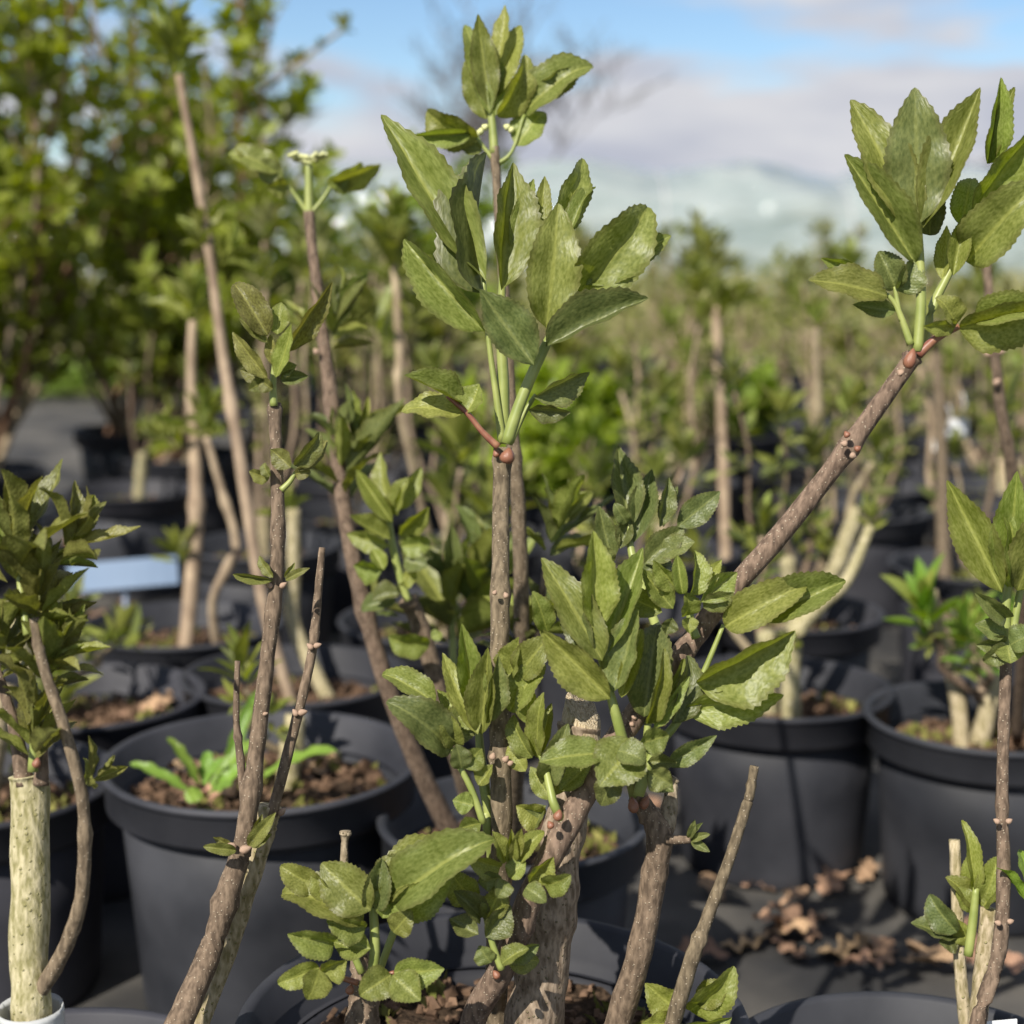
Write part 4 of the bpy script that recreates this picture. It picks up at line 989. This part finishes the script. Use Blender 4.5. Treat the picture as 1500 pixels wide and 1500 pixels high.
single('long arching twig with tiny green buds reaching out of the leafy shrubs', [(290, 330, 4), (350, 175, 4), (420, 105, 3.5), (500, 45, 3)], 3.9, [(500, 50, .06, 9, (.4, 0, 1)), (465, 75, .035, 6, (.2, 0, 1)), (415, 105, .04, 7, (.1, 0, 1)), (372, 180, .07, 10, (.2, 0, 1))], (-.86, 4.02, .21), 'bark_far')

# ------------------------------------------------------------------ weed in the wide pot
wd = root('weed', (s_1.x - .03, s_1.y - .05, s_1.z), 'bright green dandelion-like weed growing in the wide pot', 'weed')
def strap(s): return 0.5 * min(1, 1.5 * (s ** .5) * ((1 - s) ** .45) * (1 + .12 * math.sin(s * 30))) if 0 < s < 1 else 0
gv, gf, gu = leaf_geom(16, 2, .3, -.8, 0, False, .03, 1, strap)
wm = mesh('weed_leaf', gv, gf, True, gu); wm.materials.append(M['weed'])
winv = inv(wd)
for (bx, by, tx, ty, w_, d, dd) in ((290, 1150, 245, 1080, 24, 1.62, .1), (275, 1160, 190, 1118, 26, 1.6, 0), (295, 1160, 272, 1172, 34, 1.57, -.6), (300, 1150, 330, 1110, 28, 1.6, .2), (310, 1155, 375, 1085, 34, 1.62, .2), (318, 1160, 360, 1120, 30, 1.6, 0), (325, 1150, 380, 1010, 26, 1.68, .3), (385, 1140, 494, 1100, 46, 1.64, 0), (305, 1165, 340, 1150, 30, 1.58, -.3), (300, 1150, 305, 1100, 26, 1.64, .3)):
    b_ = W(bx, by, d); ln = math.hypot(tx - bx, ty - by) / FPX * d
    o = link('leaf', wm, None, wd, leaf_matrix(b_, W(tx, ty, d + dd * ln), w_ / FPX * d, R(rnd.uniform(-25, 25)), Vector((0, -.5, 1))), winv)

# ------------------------------------------------------------------ labels, tags
def slab(name, w_, h_, t_, bend=0.0):
    VS, FS = [], []; n = 8
    for i in range(n + 1):
        x = (i / n - .5) * w_; y = bend * (4 * (i / n - .5) ** 2 - 1) * w_ * .25
        for (dy, z) in ((-t_ / 2, 0), (-t_ / 2, h_), (t_ / 2, h_), (t_ / 2, 0)): VS.append(Vector((x, y + dy, z)))
    for i in range(n):
        for j in range(4):
            a = i * 4 + j; b_ = i * 4 + (j + 1) % 4
            FS.append((a, b_, b_ + 4, a + 4))
    FS += [(0, 1, 2, 3), (n * 4 + 3, n * 4 + 2, n * 4 + 1, n * 4)]
    return mesh(name, VS, FS, False)
pl = W(182, 862, 2.85)
lb = root('plant_label', (pl.x, pl.y, 0), 'blank plastic label with bluish shade in its colour, standing among the pots', 'label')
o = link('label_plate', slab('label_plate', .20, .052, .002, .25), M['label_shade_blue'], lb, Matrix.Translation((0, 0, pl.z)) @ Matrix.Rotation(R(-5), 4, 'Y') @ Matrix.Rotation(R(-12), 4, 'X'))
VS, FS = [], []; tube(VS, FS, [(Vector((0, .012, -.01)), .004), (Vector((0, .004, pl.z + .02)), .004)], 6, (), 0)
link('stake', mesh('stake', VS, FS), M['label_shade_blue'], lb)
p2 = W(1468, 1530, 1.1)
l2 = root('pot_label', (p2.x, p2.y, s_r.z - .02), 'white pot label with smudged grey print at the foot of the thin-stemmed elder', 'label')
l2.rotation_euler = (R(-8), 0, R(10))
o = link('label_plate', slab('label_plate', .036, .105, .0012), M['label_white'], l2)
link('print', slab('print', .022, .022, .0004), M['ink'], o, Matrix.Translation((0, -.0010, .072)))
p3 = W(1418, 1560, 1.12)
l3 = root('pot_label', (p3.x, p3.y, s_r.z - .02), 'narrow blank white label strip beside the smudged pot label', 'label')
link('label_plate', slab('label_plate', .016, .10, .0012), M['label_white'], l3, Matrix.Rotation(R(6), 4, 'Y'))
for (px, py, d, sz) in ((1405, 640, 3.0, .034), (1385, 652, 3.02, .026), (1368, 660, 3.05, .018), (1395, 735, 2.9, .018)):
    p = W(px, py, d)
    o = root('plant_tag', (p.x, p.y, p.z), 'small white tag hanging among the stems in the rows', 'tag', 'white tags in the rows')
    link('tag_plate', slab('tag_plate', sz, sz, .001, .3), M['label_white'], o, Matrix.Rotation(R(rnd.uniform(-20, 20)), 4, 'Y'))
    VS, FS = [], []; tube(VS, FS, [(Vector((0, 0, sz)), .0012), (Vector((.01, .004, sz + .03)), .0012), (Vector((.004, .01, sz + .05)), .0012)], 4, (), 0)
    link('tie', mesh('tie', VS, FS), M['label_white'], o)

# ------------------------------------------------------------------ fallen leaves
def lobed(s): return 0.5 * min(1, 1.7 * s ** .6 * (1 - s) ** .5 * (1 + .34 * math.sin(s * 24))) if 0 < s < 1 else 0
DM = []
for k in range(5):
    r = random.Random(k + 60)
    v, f, u = leaf_geom(22, 2, r.uniform(.1, .5), r.choice((-1.2, -.7, .8, 1.1)), r.uniform(-1, 1), False, .10, r.uniform(0, 6), lobed)
    me = mesh('fallen_leaf', v, f, True, u); me.materials.append(M['dead']); DM.append(me)
rf = random.Random(90)
def fallen(p, ln, az, tilt):
    dr = Vector((math.cos(az), math.sin(az), tilt)).normalized()
    o = link('fallen_leaf', DM[rf.randrange(5)], None, None, leaf_matrix(p, p + dr * ln, ln * rf.uniform(.5, .75), R(rf.uniform(-25, 25)), Vector((0, 0, 1))))
    o.name = 'fallen_leaf'
    return o
spots = []
for i in range(9):
    p, _ = on_plane(rf.gauss(1190, 60), rf.gauss(1388, 22), 0.006); spots.append((p, rf.uniform(.05, .085)))
for i in range(4):
    p, _ = on_plane(rf.gauss(1345, 40), rf.gauss(1410, 10), 0.006); spots.append((p, rf.uniform(.05, .09)))
for i in range(9):
    p, _ = on_plane(rf.uniform(1010, 1290), rf.uniform(1290, 1345), 0.006); spots.append((p, rf.uniform(.03, .06)))
for i in range(10):
    p, _ = on_plane(rf.uniform(95, 200), rf.uniform(870, 935), 0.006); spots.append((p, rf.uniform(.04, .08)))
for i in range(10):
    p, _ = on_plane(rf.uniform(240, 350), rf.uniform(1465, 1530), 0.006); spots.append((p, rf.uniform(.05, .09)))
for i in range(45):
    yy_ = rf.uniform(1.6, 5); spots.append((Vector((rf.uniform(-.33, .36) * yy_, yy_, .006)), rf.uniform(.04, .085)))
for p, ln in spots:
    if any((p.x - a) ** 2 + (p.y - b_) ** 2 < (D * .42) ** 2 for a, b_, D, h in POTS): continue
    o = fallen(Vector((p.x, p.y, .008)), ln, rf.uniform(0, 6.28), rf.uniform(0, .35))
    tag(o, 'curled brown dead leaf lying on the dark ground cloth', 'dead leaf', 'fallen leaves on the ground cloth')
for (sx, n_, lab) in ((s_1, 5, 'dead leaf lying on the soil of the weedy pot'), (s_3, 5, 'pinkish dead leaf on the soil of the pot beside the weedy pot')):
    for i in range(n_):
        a = rf.uniform(0, 6.28); q = rf.uniform(.03, .11)
        o = fallen(Vector((sx.x + q * math.cos(a), sx.y + q * math.sin(a), sx.z + .008)), rf.uniform(.04, .07), rf.uniform(0, 6.28), rf.uniform(0, .3))
        tag(o, lab, 'dead leaf', 'dead leaves on pot soil')
